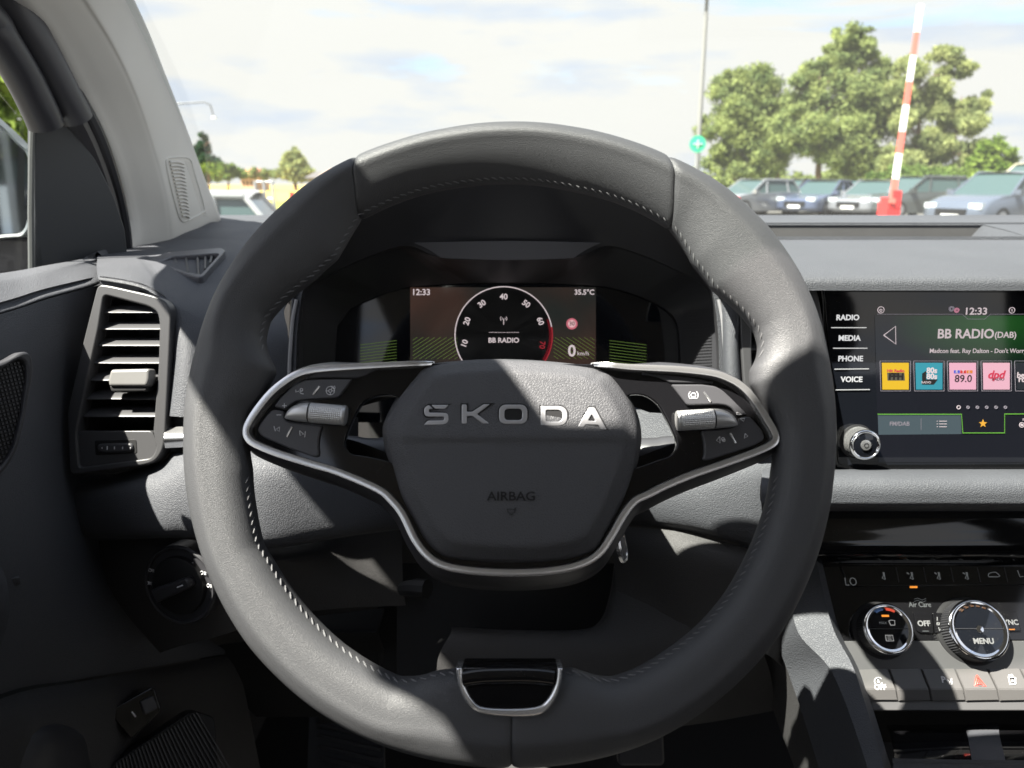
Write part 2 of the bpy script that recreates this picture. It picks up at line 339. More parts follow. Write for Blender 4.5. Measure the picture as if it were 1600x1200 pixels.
# the rest of the body, only ever seen as reflections: far side, rear end, floor
body = empty('cabin_shell', 'dark far side and rear of the cabin behind the driver', 'car body', loc=W(.37, 0, -1.0))
mb = MB()
mb.box(W(1.16, .1, -.45), (.06, 2.6, .72)); mb.box(W(-.50, 1.02, -.62), (.05, .85, .86)); mb.box(W(.37, 1.46, -.55), (1.7, .06, .95)); mb.box(W(.37, -2.0, -.4), (1.7, .06, .7))
mb.box(W(-.455, -1.35, -.42), (.06, 1.9, .66)); mb.box(W(-.43, -.42, .12), (.05, .14, .6)); mb.box(W(1.15, -.42, .12), (.05, .14, .6)); mb.box(W(-.40, -1.6, .12), (.05, .5, .6)); mb.box(W(1.12, -1.6, .12), (.05, .5, .6))
wobj('body_panel', mb.v, mb.f, M['dash_lower'], body, angle=None)
mb = MB(); mb.box(W(.37, -.2, -1.02), (1.7, 3.3, .04)); tag(mb.build('floor', M['carpet'], angle=None), kind='structure')
SEATM = mat('dark seat cloth', (.07, .062, .055), .9, grain=(300, .4, 'noise'))
def seat(label, x, y):
    t = empty('front_seat', label, 'seat', loc=W(x, y, -.75))
    link('seat_cushion', plate(rrect(-.25, -.26, .25, .26, .06), -.06, .07, .03), SEATM, t)
    o = link('backrest', plate(rrect(-.24, -.02, .24, .60, .08), -.06, .06, .04), SEATM, t); o.matrix_local = Matrix.Translation((0, -.24, .05)) @ Matrix.Rotation(R(102), 4, 'X')
    o = link('headrest', plate(rrect(-.13, .0, .13, .18, .05), -.04, .04, .03), SEATM, t); o.matrix_local = Matrix.Translation((0, -.38, .68)) @ Matrix.Rotation(R(98), 4, 'X')
seat('dark cloth driver seat behind the viewpoint', 0, -.42); seat('dark cloth front passenger seat beside the driver', .74, -.30)
bench = empty('rear_seat', 'grey rear bench seat behind the driver', 'seat', loc=W(.37, -.9, -.8))
mb = MB(); mb.box(W(.37, -1.0, -.62), (1.35, .55, .25)); mb.box(W(.37, -1.35, -.25), (1.35, .18, .7), Matrix.Rotation(R(12), 3, 'X'))
wobj('seat_cushion', mb.v, mb.f, mat('brown grey seat cloth', (.20, .15, .11), .9), bench, angle=None)
# ---------------------------------------------------------------- steering wheel
F = Fr(797, 666, .44, 23.7)
wheel = empty('steering_wheel', 'black leather steering wheel with silver trimmed spokes in front of the driver', 'steering wheel', m=F.m)
z = lambda ox, oy, s: (lambda pts: [(ox+x/s, oy+y/s) for x, y in pts])
z1 = z(400, 180, 3); z2 = z(800, 180, 3); z3 = z(600, 430, 4.444); z4 = z(600, 580, 3); z5 = z(380, 780, 2.858); z6 = z(380, 560, 5.714); z7 = z(980, 560, 6); z8 = z(560, 900, 3.636)
outer_px = [(797, 201), (700, 211), (620, 231), (565, 251), (480, 298), (400, 372), (345, 455), (312, 540), (295, 620), (291, 690), (296, 770), (314, 850), (345, 930), (390, 1005), (440, 1060), (500, 1110), (570, 1150), (650, 1179), (730, 1194), (800, 1198),
            (870, 1194), (950, 1179), (1030, 1150), (1100, 1107), (1160, 1055), (1215, 990), (1255, 915), (1283, 835), (1298, 750), (1302, 670), (1296, 590), (1278, 510), (1245, 430), (1195, 358), (1130, 300), (1040, 252), (970, 226), (890, 208)]
inner_px = [(800, 284), (730, 288), (670, 298), (610, 318), (563, 341)] + z1([(420, 600), (380, 670), (270, 770), (130, 880), (60, 960), (40, 1050)]) + [(418, 552), (432, 580), (412, 620), (395, 645), (388, 668), (388, 700), (393, 733), (400, 803), (410, 850), (427, 877), (460, 927)] + \
    z5([(340, 550), (450, 650), (570, 730), (700, 795), (790, 790), (870, 765), (950, 755)]) + [(795, 1052), (873, 1046), (894, 1043), (933, 1056), (957, 1058), (996, 1044), (1045, 1014), (1090, 978), (1129, 934), (1164, 874), (1185, 825), (1199, 780), (1206, 738), (1210, 700), (1209, 672), (1200, 645), (1185, 620), (1172, 600),
    (1172, 578), (1183, 560), (1186, 540), (1180, 517), (1160, 492), (1113, 452), (1083, 413), (1053, 363), (1033, 347), (967, 315), (900, 297)]
def table(pts):
    a = []
    for u, v in F.Q(pts): a.append((math.atan2(v, u) % (2*pi), sqrt(u*u+v*v)))
    a.sort(); xs = [p[0] for p in a]; ys = [p[1] for p in a]
    xs = [xs[-1]-2*pi]+xs+[xs[0]+2*pi]; ys = [ys[-1]]+ys+[ys[0]]
    g = np.linspace(0, 2*pi, 1441); t = np.interp(g, xs, ys)[:-1]
    k = np.exp(-np.linspace(-2, 2, 13)**2); k /= k.sum(); t = np.convolve(np.r_[t[-6:], t, t[:6]], k, 'valid')
    t = [float(q) for q in t]
    def f(th):
        x = (th % (2*pi))/(2*pi)*1440; i = int(x); e = x-i; return t[i % 1440]*(1-e)+t[(i+1) % 1440]*e
    return f
RO, RI = table(outer_px), table(inner_px)
def rim_pt(th, ph, sc=1):                           # ph: 0 outer, 90 front, 180 inner
    ro, ri = RO(th), RI(th); c = (ro+ri)/2; a = (ro-ri)/2*sc; b = .0165*sc; n = 2/2.25
    x = math.copysign(abs(cos(ph))**n, cos(ph)); y = math.copysign(abs(sin(ph))**n, sin(ph))
    if a > .024: y *= 1-.18*min(1, (a-.024)/.01)*(1 if cos(ph) < 0 else .3)
    r = c+a*x
    ridge = .0011*math.exp(-((x-.35)/.16)**2)*(y > 0)          # soft ridge the thumbs lie against
    y *= 1+.5*x*max(0, sin(th))*(y > 0)
    return V((r*cos(th), r*sin(th), b*y+ridge*sc))
ang = lambda x, y: math.atan2(*reversed(F.q(x, y))) % (2*pi)
sL, sR = (ang(563, 341), ang(563, 251)), (ang(1050, 352), ang(1036, 251)); sB = (ang(799.5, 1060), ang(799.5, 1190))
def cover(name, a, b, n, label):
    NP = 48; rows = []
    ts = [0, .0012, .004, .009, .016]; ts = ts+list(np.linspace(.024, .976, n))+[1-t for t in ts[::-1]]
    for t in ts:
        e = min(t, 1-t)*abs(b[0]-a[0])*.17; sc = 1-.085*math.exp(-(e/.0013))
        row = []
        for k in range(NP):
            ph = 2*pi*k/NP; f = (cos(ph)+1)/2
            A = a[0]+(a[1]-a[0])*f; B = b[0]+(b[1]-b[0])*f; row.append(rim_pt(A+(B-A)*t, ph, sc))
        rows.append(row)
    vs_, fs = grid(rows, cu=True); k = len(rows); fs += [tuple(range(NP)), tuple(range((k-1)*NP, k*NP))[::-1]]
    return obj(name, vs_, fs, M['leather'], wheel, angle=60, label=label)
cover('rim_leather', sR, sL, 110, 'upper leather section of the rim')
cover('rim_leather', sL, sB, 260, 'left leather section of the rim')
cover('rim_leather', (sB[0], sB[1]), (sR[0]+2*pi, sR[1]+2*pi), 260, 'right leather section of the rim')
vs_, fs = grid([[rim_pt(th, 2*pi*k/16, .9) for k in range(16)] for th in np.linspace(0, 2*pi, 180, False)], cu=True, cv=True)
obj('rim_core', vs_, fs, M['black'], wheel)
# cross stitching along the inner edge
mb = MB()
def stitch(a0, a1, ph0=R(168)):
    th = a0
    while th < a1:
        r = RI(th); p = rim_pt(th, ph0); q = rim_pt(th+.0034/r*1.0, ph0-R(11)); c = rim_pt(th+.0017/r, ph0-R(5))+V((0, 0, .0006))
        mb.tube([p, c, q], [.00030, .00048, .00030], 5); th += .0046/r
stitch(ang(1040, 352), ang(563, 341)); stitch(ang(560, 345), ang(420, 545)); stitch(ang(396, 745), ang(716, 1046)); stitch(ang(880, 1046), ang(1203, 745)); stitch(ang(1184, 560)-2*pi if ang(1184, 560) > pi else ang(1184, 560), ang(1052, 357))
mb.build('stitching', M['stitch'], wheel, kind='stuff')

# spoke trim: silver line, black bezel, dark skirt
trim_px = [(676, 565), (655, 567.5)]+z6([(1300, 58), (900, 80), (650, 100), (500, 135), (375, 205), (245, 315), (130, 455), (45, 590), (28, 660), (50, 715), (110, 765), (300, 845), (600, 940), (850, 1015)])+[(590, 764), (612, 782), (630, 805), (648, 842), (668, 868), (695, 884), (740, 892), (800, 895), (860, 892), (905, 883), (935, 866), (955, 838), (974, 805), (992, 783)] + \
    z7([(200, 1275), (360, 1195), (600, 1095), (900, 990), (1200, 880), (1345, 810), (1390, 755), (1375, 690), (1300, 560), (1190, 390), (1080, 270), (960, 195), (800, 140), (500, 105), (200, 90), (0, 80)])+[(948, 570), (926, 567)]
tp = F.Q(smooth(trim_px, 4, False), .006)
prof = [(-.0021, -.006), (-.0021, .0002), (-.0019, .0013), (0, .0018), (.0019, .0013), (.0021, .0002), (.0021, -.006)]
n = len(tp); wv = [1-.45*math.exp(-(min(i, n-1-i)/9)) for i in range(n)]
wz_ = [.006-.006*max(0, 1-min(i, n-1-i)/5) for i in range(n)]; vs_, fs = sweep([(u, v, wz_[i]) for i, (u, v) in enumerate(tp)], prof, scale=wv); obj('silver_trim', vs_, fs, M['satin'], wheel, angle=50)
hole_r = F.Q(smooth([(975, 620), (1005, 618), (1027, 632), (1040, 653), (1053, 680), (1057, 698), (1047, 712), (1028, 719), (1000, 729), (970, 735), (950, 700), (950, 640)], 3))
hole_l = F.Q(smooth([(620, 620), (597, 618), (581, 622), (564, 634), (548, 665), (539, 691), (543, 703), (552, 710), (572, 713), (600, 719), (632, 726), (645, 690), (640, 640)], 3))
body = [(u, v) for u, v in tp]
link('spoke_bezel', plate(body, -.004, .0022, .0006, holes=[hole_l, hole_r]), M['piano'], wheel)
ctr = V((0, -.01)); rows = []
def skirt(off, w_, sh):
    r = []
    for i, (u, v) in enumerate(tp):
        a = V(tp[max(i-1, 0)]); b = V(tp[min(i+1, n-1)]); t = (b-a).normalized(); nn = V((t.y, -t.x)); nn = nn if nn.dot(V((u, v))-ctr) > 0 else -nn
        dn = max(0, min(1, (-v-.0)/.07)); e = min(1, min(i, n-1-i)/14)
        r.append(V((u+nn.x*off*e, v+nn.y*off*e-sh*dn, w_)))
    return r
rows = [skirt(.0018, .0045, 0), skirt(.0040, .001, 0), skirt(.0068, -.010, .002), skirt(.0070, -.026, .006), skirt(.003, -.036, .007), skirt(-.02, -.038, .0)]
vs_, fs = grid(rows); obj('spoke_skirt', vs_, fs, M['smooth_dark'], wheel, angle=60)

# airbag cover
hub_px = z3([(830, 553), (530, 563)])+[(661, 565), (639, 586), (613, 620), (599, 647), (593, 668), (597, 700), (607, 730), (620, 775), (640, 815), (660, 850), (680, 869), (702, 878), (750, 883), (805, 885), (860, 883), (900, 877), (935, 864), (953, 838), (978, 790), (993, 750), (1003, 713), (1007, 680), (1003, 650), (990, 618), (965, 583), (946, 573), (926, 566), (859, 558)]
hp = F.Q(smooth(hub_px, 5), .006); c0 = V(F.q(800, 715, .006)); vcr = F.q(800, 688, .01)[1]
def sstep(a, b, x): t = max(0, min(1, (x-a)/(b-a))); return t*t*(3-2*t)
rings = [1, .998, .99, .975, .955, .93, .9, .865, .84, .82, .79, .75]+list(np.linspace(.7, .02, 26))
def hubz(u, v, s):
    h = .0105*sstep(1.0, .93, s)**.6 + .0065*sstep(.955, .80, s) + .003*(1-s*s)
    dv = v-vcr; up = max(0, dv); h -= .06*up*sstep(0, .01, dv)*1.0
    h -= .0010*sstep(.0015, -.002, dv)*sstep(1, .8, s); return h-.004
rows = []
for s in rings:
    rows.append([V((c0.x+(u-c0.x)*s, c0.y+(v-c0.y)*s, hubz(c0.x+(u-c0.x)*s, c0.y+(v-c0.y)*s, s))) for u, v in hp])
rows = [[V((u, v, -.02)) for u, v in hp]]+rows
vs_, fs = grid(rows, cu=True); b = len(vs_); vs_.append(V((c0.x, c0.y, hubz(c0.x, c0.y, 0)))); m = len(hp); k = len(rows)-1
fs += [(k*m+j, b, k*m+(j+1) % m) for j in range(m)]
obj('airbag_cover', vs_, fs, M['airbag'], wheel, angle=50)
def letter(outer, holes=()):
    W0 = .0125; o = F.Q(z4(outer), W0); hs = [F.Q(z4(h), W0) for h in holes]
    cu = sum(p[0] for p in o)/len(o); cv = sum(p[1] for p in o)/len(o); sd = sqrt((cu-c0.x)**2+(cv-c0.y)**2)/.075
    zz = hubz(cu, cv, min(.7, sd))
    m1 = plate(roundpoly(o, .0006, 2), zz-.003, zz+.0007, .0003, holes=[roundpoly(h, .0008, 2) for h in hs])
    link('emblem_letter', m1, M['emblem'], wheel)
    # recessed dark groove round the letter
    g = []; mm = len(o)
    for i in range(mm):
        a, p, b_ = V(o[i-1]), V(o[i]), V(o[(i+1) % mm]); e1 = (p-a).normalized(); e2 = (b_-p).normalized(); nn = V((e1.y, -e1.x))+V((e2.y, -e2.x))
        ar = sum(o[j-1][0]*o[j][1]-o[j][0]*o[j-1][1] for j in range(mm)); nn = nn if ar > 0 else -nn
        ln = max(nn.length, .6); g.append(tuple(p+nn/ln/ln*2*.0009*.8))
    link('emblem_groove', plate(g, zz-.002, zz+.00012, 0), M['black'], wheel)
rr_ = lambda x0, y0, x1, y1, r: rrect(x0, y0, x1, y1, r, 6)
letter([(222, 160), (305, 160), (288, 178), (243, 178)])
letter([(213, 161), (200, 166), (191, 178), (190, 198), (196, 210), (207, 215), (282, 215), (285, 222), (282, 231), (276, 233), (206, 234), (188, 254), (284, 252), (298, 244), (304, 230), (302, 208), (296, 200), (286, 197), (214, 196), (211, 188), (214, 179), (232, 178)])
letter([(366, 159), (389, 159), (389, 193), (414, 193), (468, 158), (497, 158), (437, 204), (495, 248), (464, 248), (416, 213), (389, 213), (389, 248), (366, 248)])
letter(rr_(540, 160, 671, 250, 30), [rr_(564, 179, 648, 232, 17)])
letter([(734, 166)]+[(820+38*sin(R(a)), 203-37*cos(R(a))) for a in range(0, 91, 18)]+[(820+38*cos(R(a)), 222+36*sin(R(a))) for a in range(0, 91, 18)]+[(734, 257)],
       [[(757, 184)]+[(813+22*sin(R(a)), 204-20*cos(R(a))) for a in range(0, 91, 22)]+[(813+22*cos(R(a)), 220+19*sin(R(a))) for a in range(0, 91, 22)]+[(757, 239)]])
letter([(906, 263), (959, 172), (986, 172), (1042, 276), (1016, 276), (1004, 254), (944, 251), (934, 264)], [[(954, 234), (972, 203), (990, 236)]])
zA = hubz(*F.q(800, 776, .013), .3)
text('AIRBAG', .0068, M['black'], 'airbag_lettering', wheel, F.q(799, 776, .012), zA+.0001, ext=.00012, bold=.012, sx=1.12)
u, v = F.q(799, 799, .012); e = .0022
mb = MB(); mb.tube([(u-e, v+e*.6, zA+.0001), (u-e*.8, v-e*.2, zA+.0001), (u, v-e*.9, zA+.0001), (u+e*.8, v-e*.2, zA+.0001), (u+e, v+e, zA+.0001)], .00022, 4); mb.tube([(u-e*1.1, v+e*.55, zA+.0001), (u+e*1.1, v+e*.5, zA+.0001)], .0002, 4); mb.build('airbag_symbol', M['black'], wheel)

# button pods
def pod(zz, sgn, up, lo, strip, cap, kn, marks, sq):
    wz = .0045
    link('trim_strip', plate(roundpoly(F.Q(zz(strip), wz), .001), .001, wz-.0012, .0008), M['smooth_dark'], wheel)
    link('button_upper', plate(roundpoly(F.Q(zz(up), wz), .0016), .001, wz, .0009), M['button'], wheel)
    link('button_lower', plate(roundpoly(F.Q(zz(lo), wz), .0022), .001, wz, .0009), M['button'], wheel)
    c = F.Q(zz(cap), .007); 
    # metal roller: knurled barrel, ring and end cap along its own axis
    (x0, y0), (x1, y1) = F.Q(zz(kn), .009); A = V((x0, y0, .0068)); B = V((x1, y1, .0068)); d_ = (B-A); ln = d_.length; d_.normalize()
    rad = .0058; ax = Matrix((V((-d_.y, d_.x, 0)), V((0, 0, 1)).cross(V((0, 0, 0)))+V((0, 0, 1)), d_)).transposed()
    ax = Matrix.Identity(3); zc = d_; xc = V((0, 0, 1)); yc = zc.cross(xc); ax = Matrix((xc, yc, zc)).transposed()
    rows = []; NR = 64; ns = 17
    for i in range(ns*2+1):
        t = i/(ns*2); row = []
        for k in range(NR):
            rr2 = rad*(1-.035*(i % 2)-.03*(k % 2)); an = 2*pi*k/NR; row.append(A+ax @ V((rr2*cos(an), rr2*sin(an), ln*t)))
        rows.append(row)
    r_ = wheel and obj('knurled_roller', *grid(rows, cu=True), M['dull_silver'], wheel, angle=25)
    pr = [(rad*.97, -.0004), (rad*1.0, -.0001), (rad*1.0, .0008), (rad*.93, .0016), (rad*.7, .0019), (.0001, .0020)]
    vs_, fs = lathe(pr, 40); obj('roller_cap', [B+ax @ (V(p)) for p in vs_], fs, M['dull_silver'], r_ and wheel, angle=40)
    vs_, fs = lathe([(.0001, -.0012), (rad*.94, -.0012), (rad*.94, 0), (.0001, 0)], 32); obj('roller_collar', [A+ax @ V(p) for p in vs_], fs, M['black'], wheel)
    # silver fairing beside the roller: domed from its outline
    Lf = (V(F.q(*zz([cap[0]])[0], .007))-V((x0, y0))).length*.98 if sgn > 0 else (V(F.q(*zz([cap[4]])[0], .007))-V((x0, y0))).length*.98
    dn = V((d_.y, -d_.x, 0)); dn = dn if dn.y < 0 else -dn; rows = []
    for i in range(13):
        t = .06+.935*i/12; r_f = rad*.98*sqrt(1-t*t); cc_ = A-d_*Lf*t+dn*(rad*.98-r_f)*.75
        rows.append([cc_+ax @ V((r_f*cos(2*pi*k/28), r_f*sin(2*pi*k/28), 0)) for k in range(28)])
    vs_, fs = grid(rows, cu=True); fs += [tuple(range(28)), tuple(range(12*28, 13*28))[::-1]]; obj('roller_fairing', vs_, fs, M['dull_silver'], wheel, angle=60)
    for a, b in marks:                               # slim silver dividers
        (xa, ya), (xb, yb) = F.Q(zz([a, b]), wz); vs_, fs = tube([(xa, ya, wz), ((xa+xb)/2, (ya+yb)/2, wz+.0002), (xb, yb, wz)], .0007, 6); obj('button_divider', vs_, fs, M['satin'], wheel)
    mbp = MB()
    for ln_ in sq: mbp.tube([(*F.q(*zz([p])[0], wz), wz+.0001) for p in ln_], .00022, 4)
    mbp.build('button_symbol', M['print'], wheel, kind='stuff')
circ = lambda x, y, r, a0=0, a1=360, n=12: [(x+r*cos(R(a0+(a1-a0)*k/n)), y+r*sin(R(a0+(a1-a0)*k/n))) for k in range(n+1)]
pod(z6, 1, [(270, 430), (330, 350), (450, 235), (560, 188), (700, 184), (975, 184), (850, 352), (560, 368), (470, 380), (420, 415), (378, 460)],
    [(255, 455), (368, 470), (362, 530), (385, 560), (480, 572), (600, 588), (712, 600), (685, 660), (668, 770), (680, 868), (640, 885), (400, 800), (180, 705), (125, 655), (140, 600), (190, 530)],
    [(545, 182), (600, 140), (700, 112), (900, 98), (1210, 86), (1090, 150), (1010, 172), (700, 170)],
    [(378, 545), (385, 500), (420, 445), (470, 405), (530, 388), (585, 386), (580, 475), (575, 560), (470, 555)], [(592, 480), (885, 505)],
    [((682, 250), (622, 325)), ((438, 610), (390, 700))],
    [[(530, 290), (505, 300), (515, 312), (540, 318)], [(470, 280), (470, 300), (500, 292)], circ(520, 280, 12), circ(778, 288, 38), circ(778, 290, 14), [(740, 290), (765, 290)], [(790, 290), (816, 290)], [(778, 304), (778, 325)], [(785, 245), (795, 262), (788, 275)], [(800, 245), (808, 262), (802, 275)], [(815, 245), (822, 262), (816, 275)],
     [(348, 423), (388, 423)], [(368, 402), (368, 443)], [(298, 505), (340, 505)], [(275, 605), (288, 650)], [(326, 612), (295, 632), (325, 655), (326, 612)], [(505, 645), (508, 690), (538, 675), (505, 645)], [(556, 650), (550, 705)]])
pod(z7, -1, [(410, 242), (700, 242), (830, 260), (900, 300), (980, 375), (1130, 525), (1030, 535), (985, 470), (930, 440), (850, 430), (560, 438)],
    [(1150, 540), (1050, 555), (1045, 600), (1000, 640), (900, 662), (690, 676), (720, 780), (725, 900), (705, 950), (760, 955), (1000, 880), (1180, 820), (1275, 770), (1290, 735), (1265, 670)],
    [(130, 140), (300, 150), (500, 165), (700, 195), (820, 228), (700, 228), (410, 226), (290, 170)],
    [(830, 470), (900, 475), (960, 505), (1005, 560), (1030, 630), (930, 650), (830, 655), (828, 560)], [(812, 562), (500, 580)],
    [((718, 315), (782, 405)), ((965, 700), (1015, 795))],
    [circ(620, 345, 22), circ(620, 345, 44, 130, 230, 6), circ(620, 345, 44, -50, 50, 6), [(600, 374), (642, 374)], [(600, 330), (640, 330), (640, 358), (600, 358), (600, 330)],
     [(868, 732), (836, 768), (870, 795), (868, 732)], circ(898, 756, 14), circ(905, 768, 12), [(1105, 705), (1130, 728), (1098, 750), (1105, 705)], [(1030, 505), (1075, 525), (1025, 527), (1030, 505)], [(1060, 565), (1105, 562), (1090, 590), (1060, 565)]])
# silver framed insert at the foot of the rim
og = smooth(z8([(553, 522), (572, 640), (618, 730), (700, 785), (870, 803), (1025, 793), (1100, 740), (1145, 640), (1162, 522)]), 6, False); ig = smooth(z8([(1132, 522), (1118, 620), (1078, 700), (1015, 745), (870, 757), (705, 747), (642, 700), (603, 620), (588, 522)]), 6, False)
wi = .0190
link('insert_frame', plate(F.Q(og+ig, wi), -.004, wi, .0012), M['satin'], wheel)
link('insert_base', plate(F.Q(smooth(z8([(590, 522), (605, 620), (645, 700), (705, 750), (870, 760), (1015, 748), (1078, 702), (1116, 620), (1130, 522)]), 5, False), wi-.001), -.008, wi-.0014, .0005), M['piano'], wheel)
bar = F.Q(z8([(600, 575), (700, 560), (870, 555), (1010, 558), (1108, 570)]), .012); vs_, fs = sweep([(u, v, .0165) for u, v in smooth(bar, 5, False)], [(-.0048, -.003), (-.0049, .0), (-.003, .0028), (.001, .0036), (.0042, .0018), (.005, -.003)]); obj('insert_bar', vs_, fs, M['piano'], wheel, angle=60)
# ---------------------------------------------------------------- dashboard
dash = empty('dashboard', 'black textured dashboard running the full width under the windscreen', 'dashboard', loc=W(.3, .85, -.15))
def dpatch(name, rows, m='dash', parent=None, **k):
    nu = k.pop('nu', 6); nv = k.pop('nv', 6); th = k.pop('thick', .004); vs_, fs = patch(rows, nu, nv, th); return wobj(name, vs_, fs, M[m], parent or dash, angle=k.pop('angle', 45), **k)
# top: back strip by the glass, tray, front pad
ZT = lambda x, y: P(x, y, 1)
def top(name, rows, m='dash', **k):
    vs_, fs = patch([[tuple(W(*p)) for p in r] for r in rows], k.pop('nu', 4), k.pop('nv', 4), k.pop('thick', .004), px=False); return wobj(name, vs_, fs, M[m], dash, angle=45, **k)
top('dash_top_back', [[(x, 1.46, -.085) for x in (-.5, -.1, .3, .8, 1.25)], [(x, 1.25, -.054) for x in (-.5, -.1, .3, .8, 1.25)], [(x, 1.13, -.0575) for x in (-.5, -.1, .3, .8, 1.25)], [(x, 1.123, -.0595) for x in (-.5, -.1, .3, .8, 1.25)]])
top('tray_rear_wall', [[(x, 1.1222, -.0572) for x in (.2, .4, .674)], [(x, 1.116, -.077) for x in (.2, .4, .66)]], 'dash_lower', thick=.001)
top('tray_floor', [[(x, 1.125, -.0755) for x in (.18, .4, .68)], [(x, .88, -.0765) for x in (.18, .4, .68)]], 'dash_lower')
top('tray_end_wall', [[(.676, 1.127, -.0575), (.640, 1.0, -.0605), (.604, .90, -.0638)], [(.655, 1.118, -.0775), (.622, 1.0, -.0775), (.588, .90, -.0775)]])
top('dash_top_right', [[(.674, 1.125, -.0575), (.639, 1.0, -.0605), (.602, .895, -.0645)], [(.9, 1.125, -.0575), (.9, 1.0, -.0605), (.9, .895, -.0645)], [(1.25, 1.125, -.0575), (1.25, 1.0, -.06), (1.25, .895, -.0645)]])
top('dash_top_left', [[(-.52, 1.135, -.0575), (-.3, 1.13, -.0575), (-.1, 1.13, -.0575), (.2, 1.13, -.0575)], [(-.50, 1.0, -.066), (-.3, 1.0, -.060), (-.1, .99, -.06), (.2, .99, -.0615)], [(-.48, .86, -.092), (-.3, .87, -.073), (-.1, .87, -.066), (.2, .87, -.066)]])
X = (.16, .24, .3, .36, .42, .6, .9, 1.25)
top('dash_top_pad', [[(x, .91, -.068) for x in X], [(x, .905, -.0648) for x in X], [(x, .89, -.0643) for x in X], [(x, .78, -.0635) for x in X], [(x, .67, -.064) for x in X], [(x, .628, -.0665) for x in X], [(x, .606, -.0725) for x in X], [(x, .602, -.082) for x in X]], nu=5, nv=5)
# lower soft strip under the screen, piano strip, column fascias
Xs = (1190, 1290, 1400, 1500, 1620, 1900)
dpatch('soft_strip', [[(x, 732, .665) for x in Xs], [(x, 737, .625) for x in Xs], [(x, 752, .607) for x in Xs], [(x, 778, .604) for x in Xs], [(x, 793, .612) for x in Xs], [(x, 799, .66) for x in Xs]])
dpatch('gloss_strip', [[(x, 792, .66) for x in Xs], [(x, 830, .655) for x in Xs], [(x, 868, .655) for x in Xs], [(x, 884, .68) for x in Xs]], 'piano')
# pads either side of the instruments
dpatch('right_pad', [[(1085, 395, .80), (1130, 395, .80), (1200, 395, .80), (1250, 395, .80)], [(1100, 425, .68), (1130, 425, .66), (1195, 425, .65), (1245, 422, .65)], [(1110, 450, .665), (1130, 448, .64), (1165, 448, .635), (1200, 444, .64)], [(1122, 520, .665), (1132, 520, .635), (1152, 520, .63), (1160, 520, .645)], [(1126, 600, .665), (1134, 600, .633), (1155, 600, .63), (1164, 600, .65)], [(1128, 660, .665), (1140, 660, .635), (1158, 660, .63), (1168, 660, .65)]])
dpatch('left_pad', [[(140, 372, 1.02), (260, 356, 1.05), (345, 346, 1.10), (420, 346, 1.12), (520, 346, 1.12)],
                    [(150, 392, .86), (250, 378, .93), (345, 366, .98), (430, 362, 1.0), (520, 362, 1.0)],
                    [(152, 402, .78), (215, 396, .82), (330, 396, .83), (420, 390, .86), (500, 390, .86)],
                    [(151, 418, .70), (212, 421, .71), (290, 440, .72), (370, 440, .76), (470, 440, .80)],
                    [(154, 436, .668), (215, 446, .668), (268, 466, .672), (350, 480, .70), (445, 480, .74)],
                    [(160, 452, .69), (222, 462, .69), (274, 490, .662), (340, 520, .672), (450, 520, .70)],
                    [(160, 560, .72), (225, 560, .72), (276, 560, .655), (330, 580, .660), (452, 580, .69)],
                    [(160, 640, .72), (225, 640, .72), (266, 650, .652), (330, 652, .655), (452, 652, .69)]], nv=8)
dpatch('trim_recess', [[(240, 652, .662), (400, 652, .67), (560, 652, .70)], [(240, 706, .662), (400, 706, .67), (560, 706, .70)]], 'black')
dpatch('silver_trim', [[(258, 668, .657), (330, 664, .657), (400, 663, .67), (440, 662, .68)], [(256, 684, .645), (330, 682, .648), (400, 681, .66), (440, 680, .67)], [(258, 700, .652), (330, 697, .655), (400, 696, .67), (440, 695, .68)]], 'satin', thick=.006)
# lower pad with the light switch, swept back under the wheel
dpatch('lower_pad', [[(112, 744, 0.712), (180, 738, 0.702), (250, 722, 0.684), (275, 705, 0.674), (330, 704, 0.664), (430, 700, 0.657), (560, 700, 0.687), (660, 700, 0.727)],
                     [(106, 752, 0.692), (175, 748, 0.677), (245, 732, 0.662), (275, 714, 0.654), (330, 713, 0.644), (430, 712, 0.637), (560, 712, 0.667), (660, 712, 0.707)],
                     [(104, 775, 0.677), (175, 772, 0.657), (245, 762, 0.642), (290, 750, 0.637), (340, 750, 0.630), (430, 750, 0.627), (560, 750, 0.657), (650, 750, 0.687)],
                     [(118, 830, 0.677), (190, 830, 0.657), (250, 828, 0.642), (300, 828, 0.640), (350, 834, 0.634), (430, 840, 0.632), (560, 824, 0.657), (645, 816, 0.687)],
                     [(130, 842, 0.692), (190, 842, 0.677), (250, 841, 0.667), (300, 841, 0.662), (350, 846, 0.652), (430, 856, 0.647), (560, 836, 0.677), (645, 826, 0.707)]])
dpatch('knee_panel', [[(125, 846, 0.715), (200, 843, 0.695), (280, 842, 0.685), (340, 850, 0.685), (430, 856, 0.720), (540, 838, 0.740), (628, 828, 0.755)],
                      [(150, 880, 0.705), (210, 872, 0.685), (290, 870, 0.675), (340, 872, 0.675), (420, 876, 0.680), (540, 868, 0.730), (628, 862, 0.750)],
                      [(190, 950, 0.700), (230, 945, 0.685), (290, 940, 0.670), (350, 935, 0.670), (430, 930, 0.710), (540, 920, 0.730), (630, 915, 0.750)],
                      [(250, 1020, 0.710), (280, 1010, 0.695), (320, 1000, 0.685), (370, 985, 0.685), (440, 962, 0.725), (540, 950, 0.740), (634, 946, 0.760)]], 'dash_lower')
dpatch('slot_lip', [[(420, 975, 0.815), (500, 962, 0.815), (600, 950, 0.815)], [(430, 990, 0.770), (500, 985, 0.770), (590, 984, 0.775)], [(430, 1000, 0.775), (500, 996, 0.775), (590, 994, 0.780)], [(430, 1030, 0.815), (500, 1026, 0.815), (600, 1020, 0.815)]], 'black')  # slot and panels below: black stands in for shade over dark brown
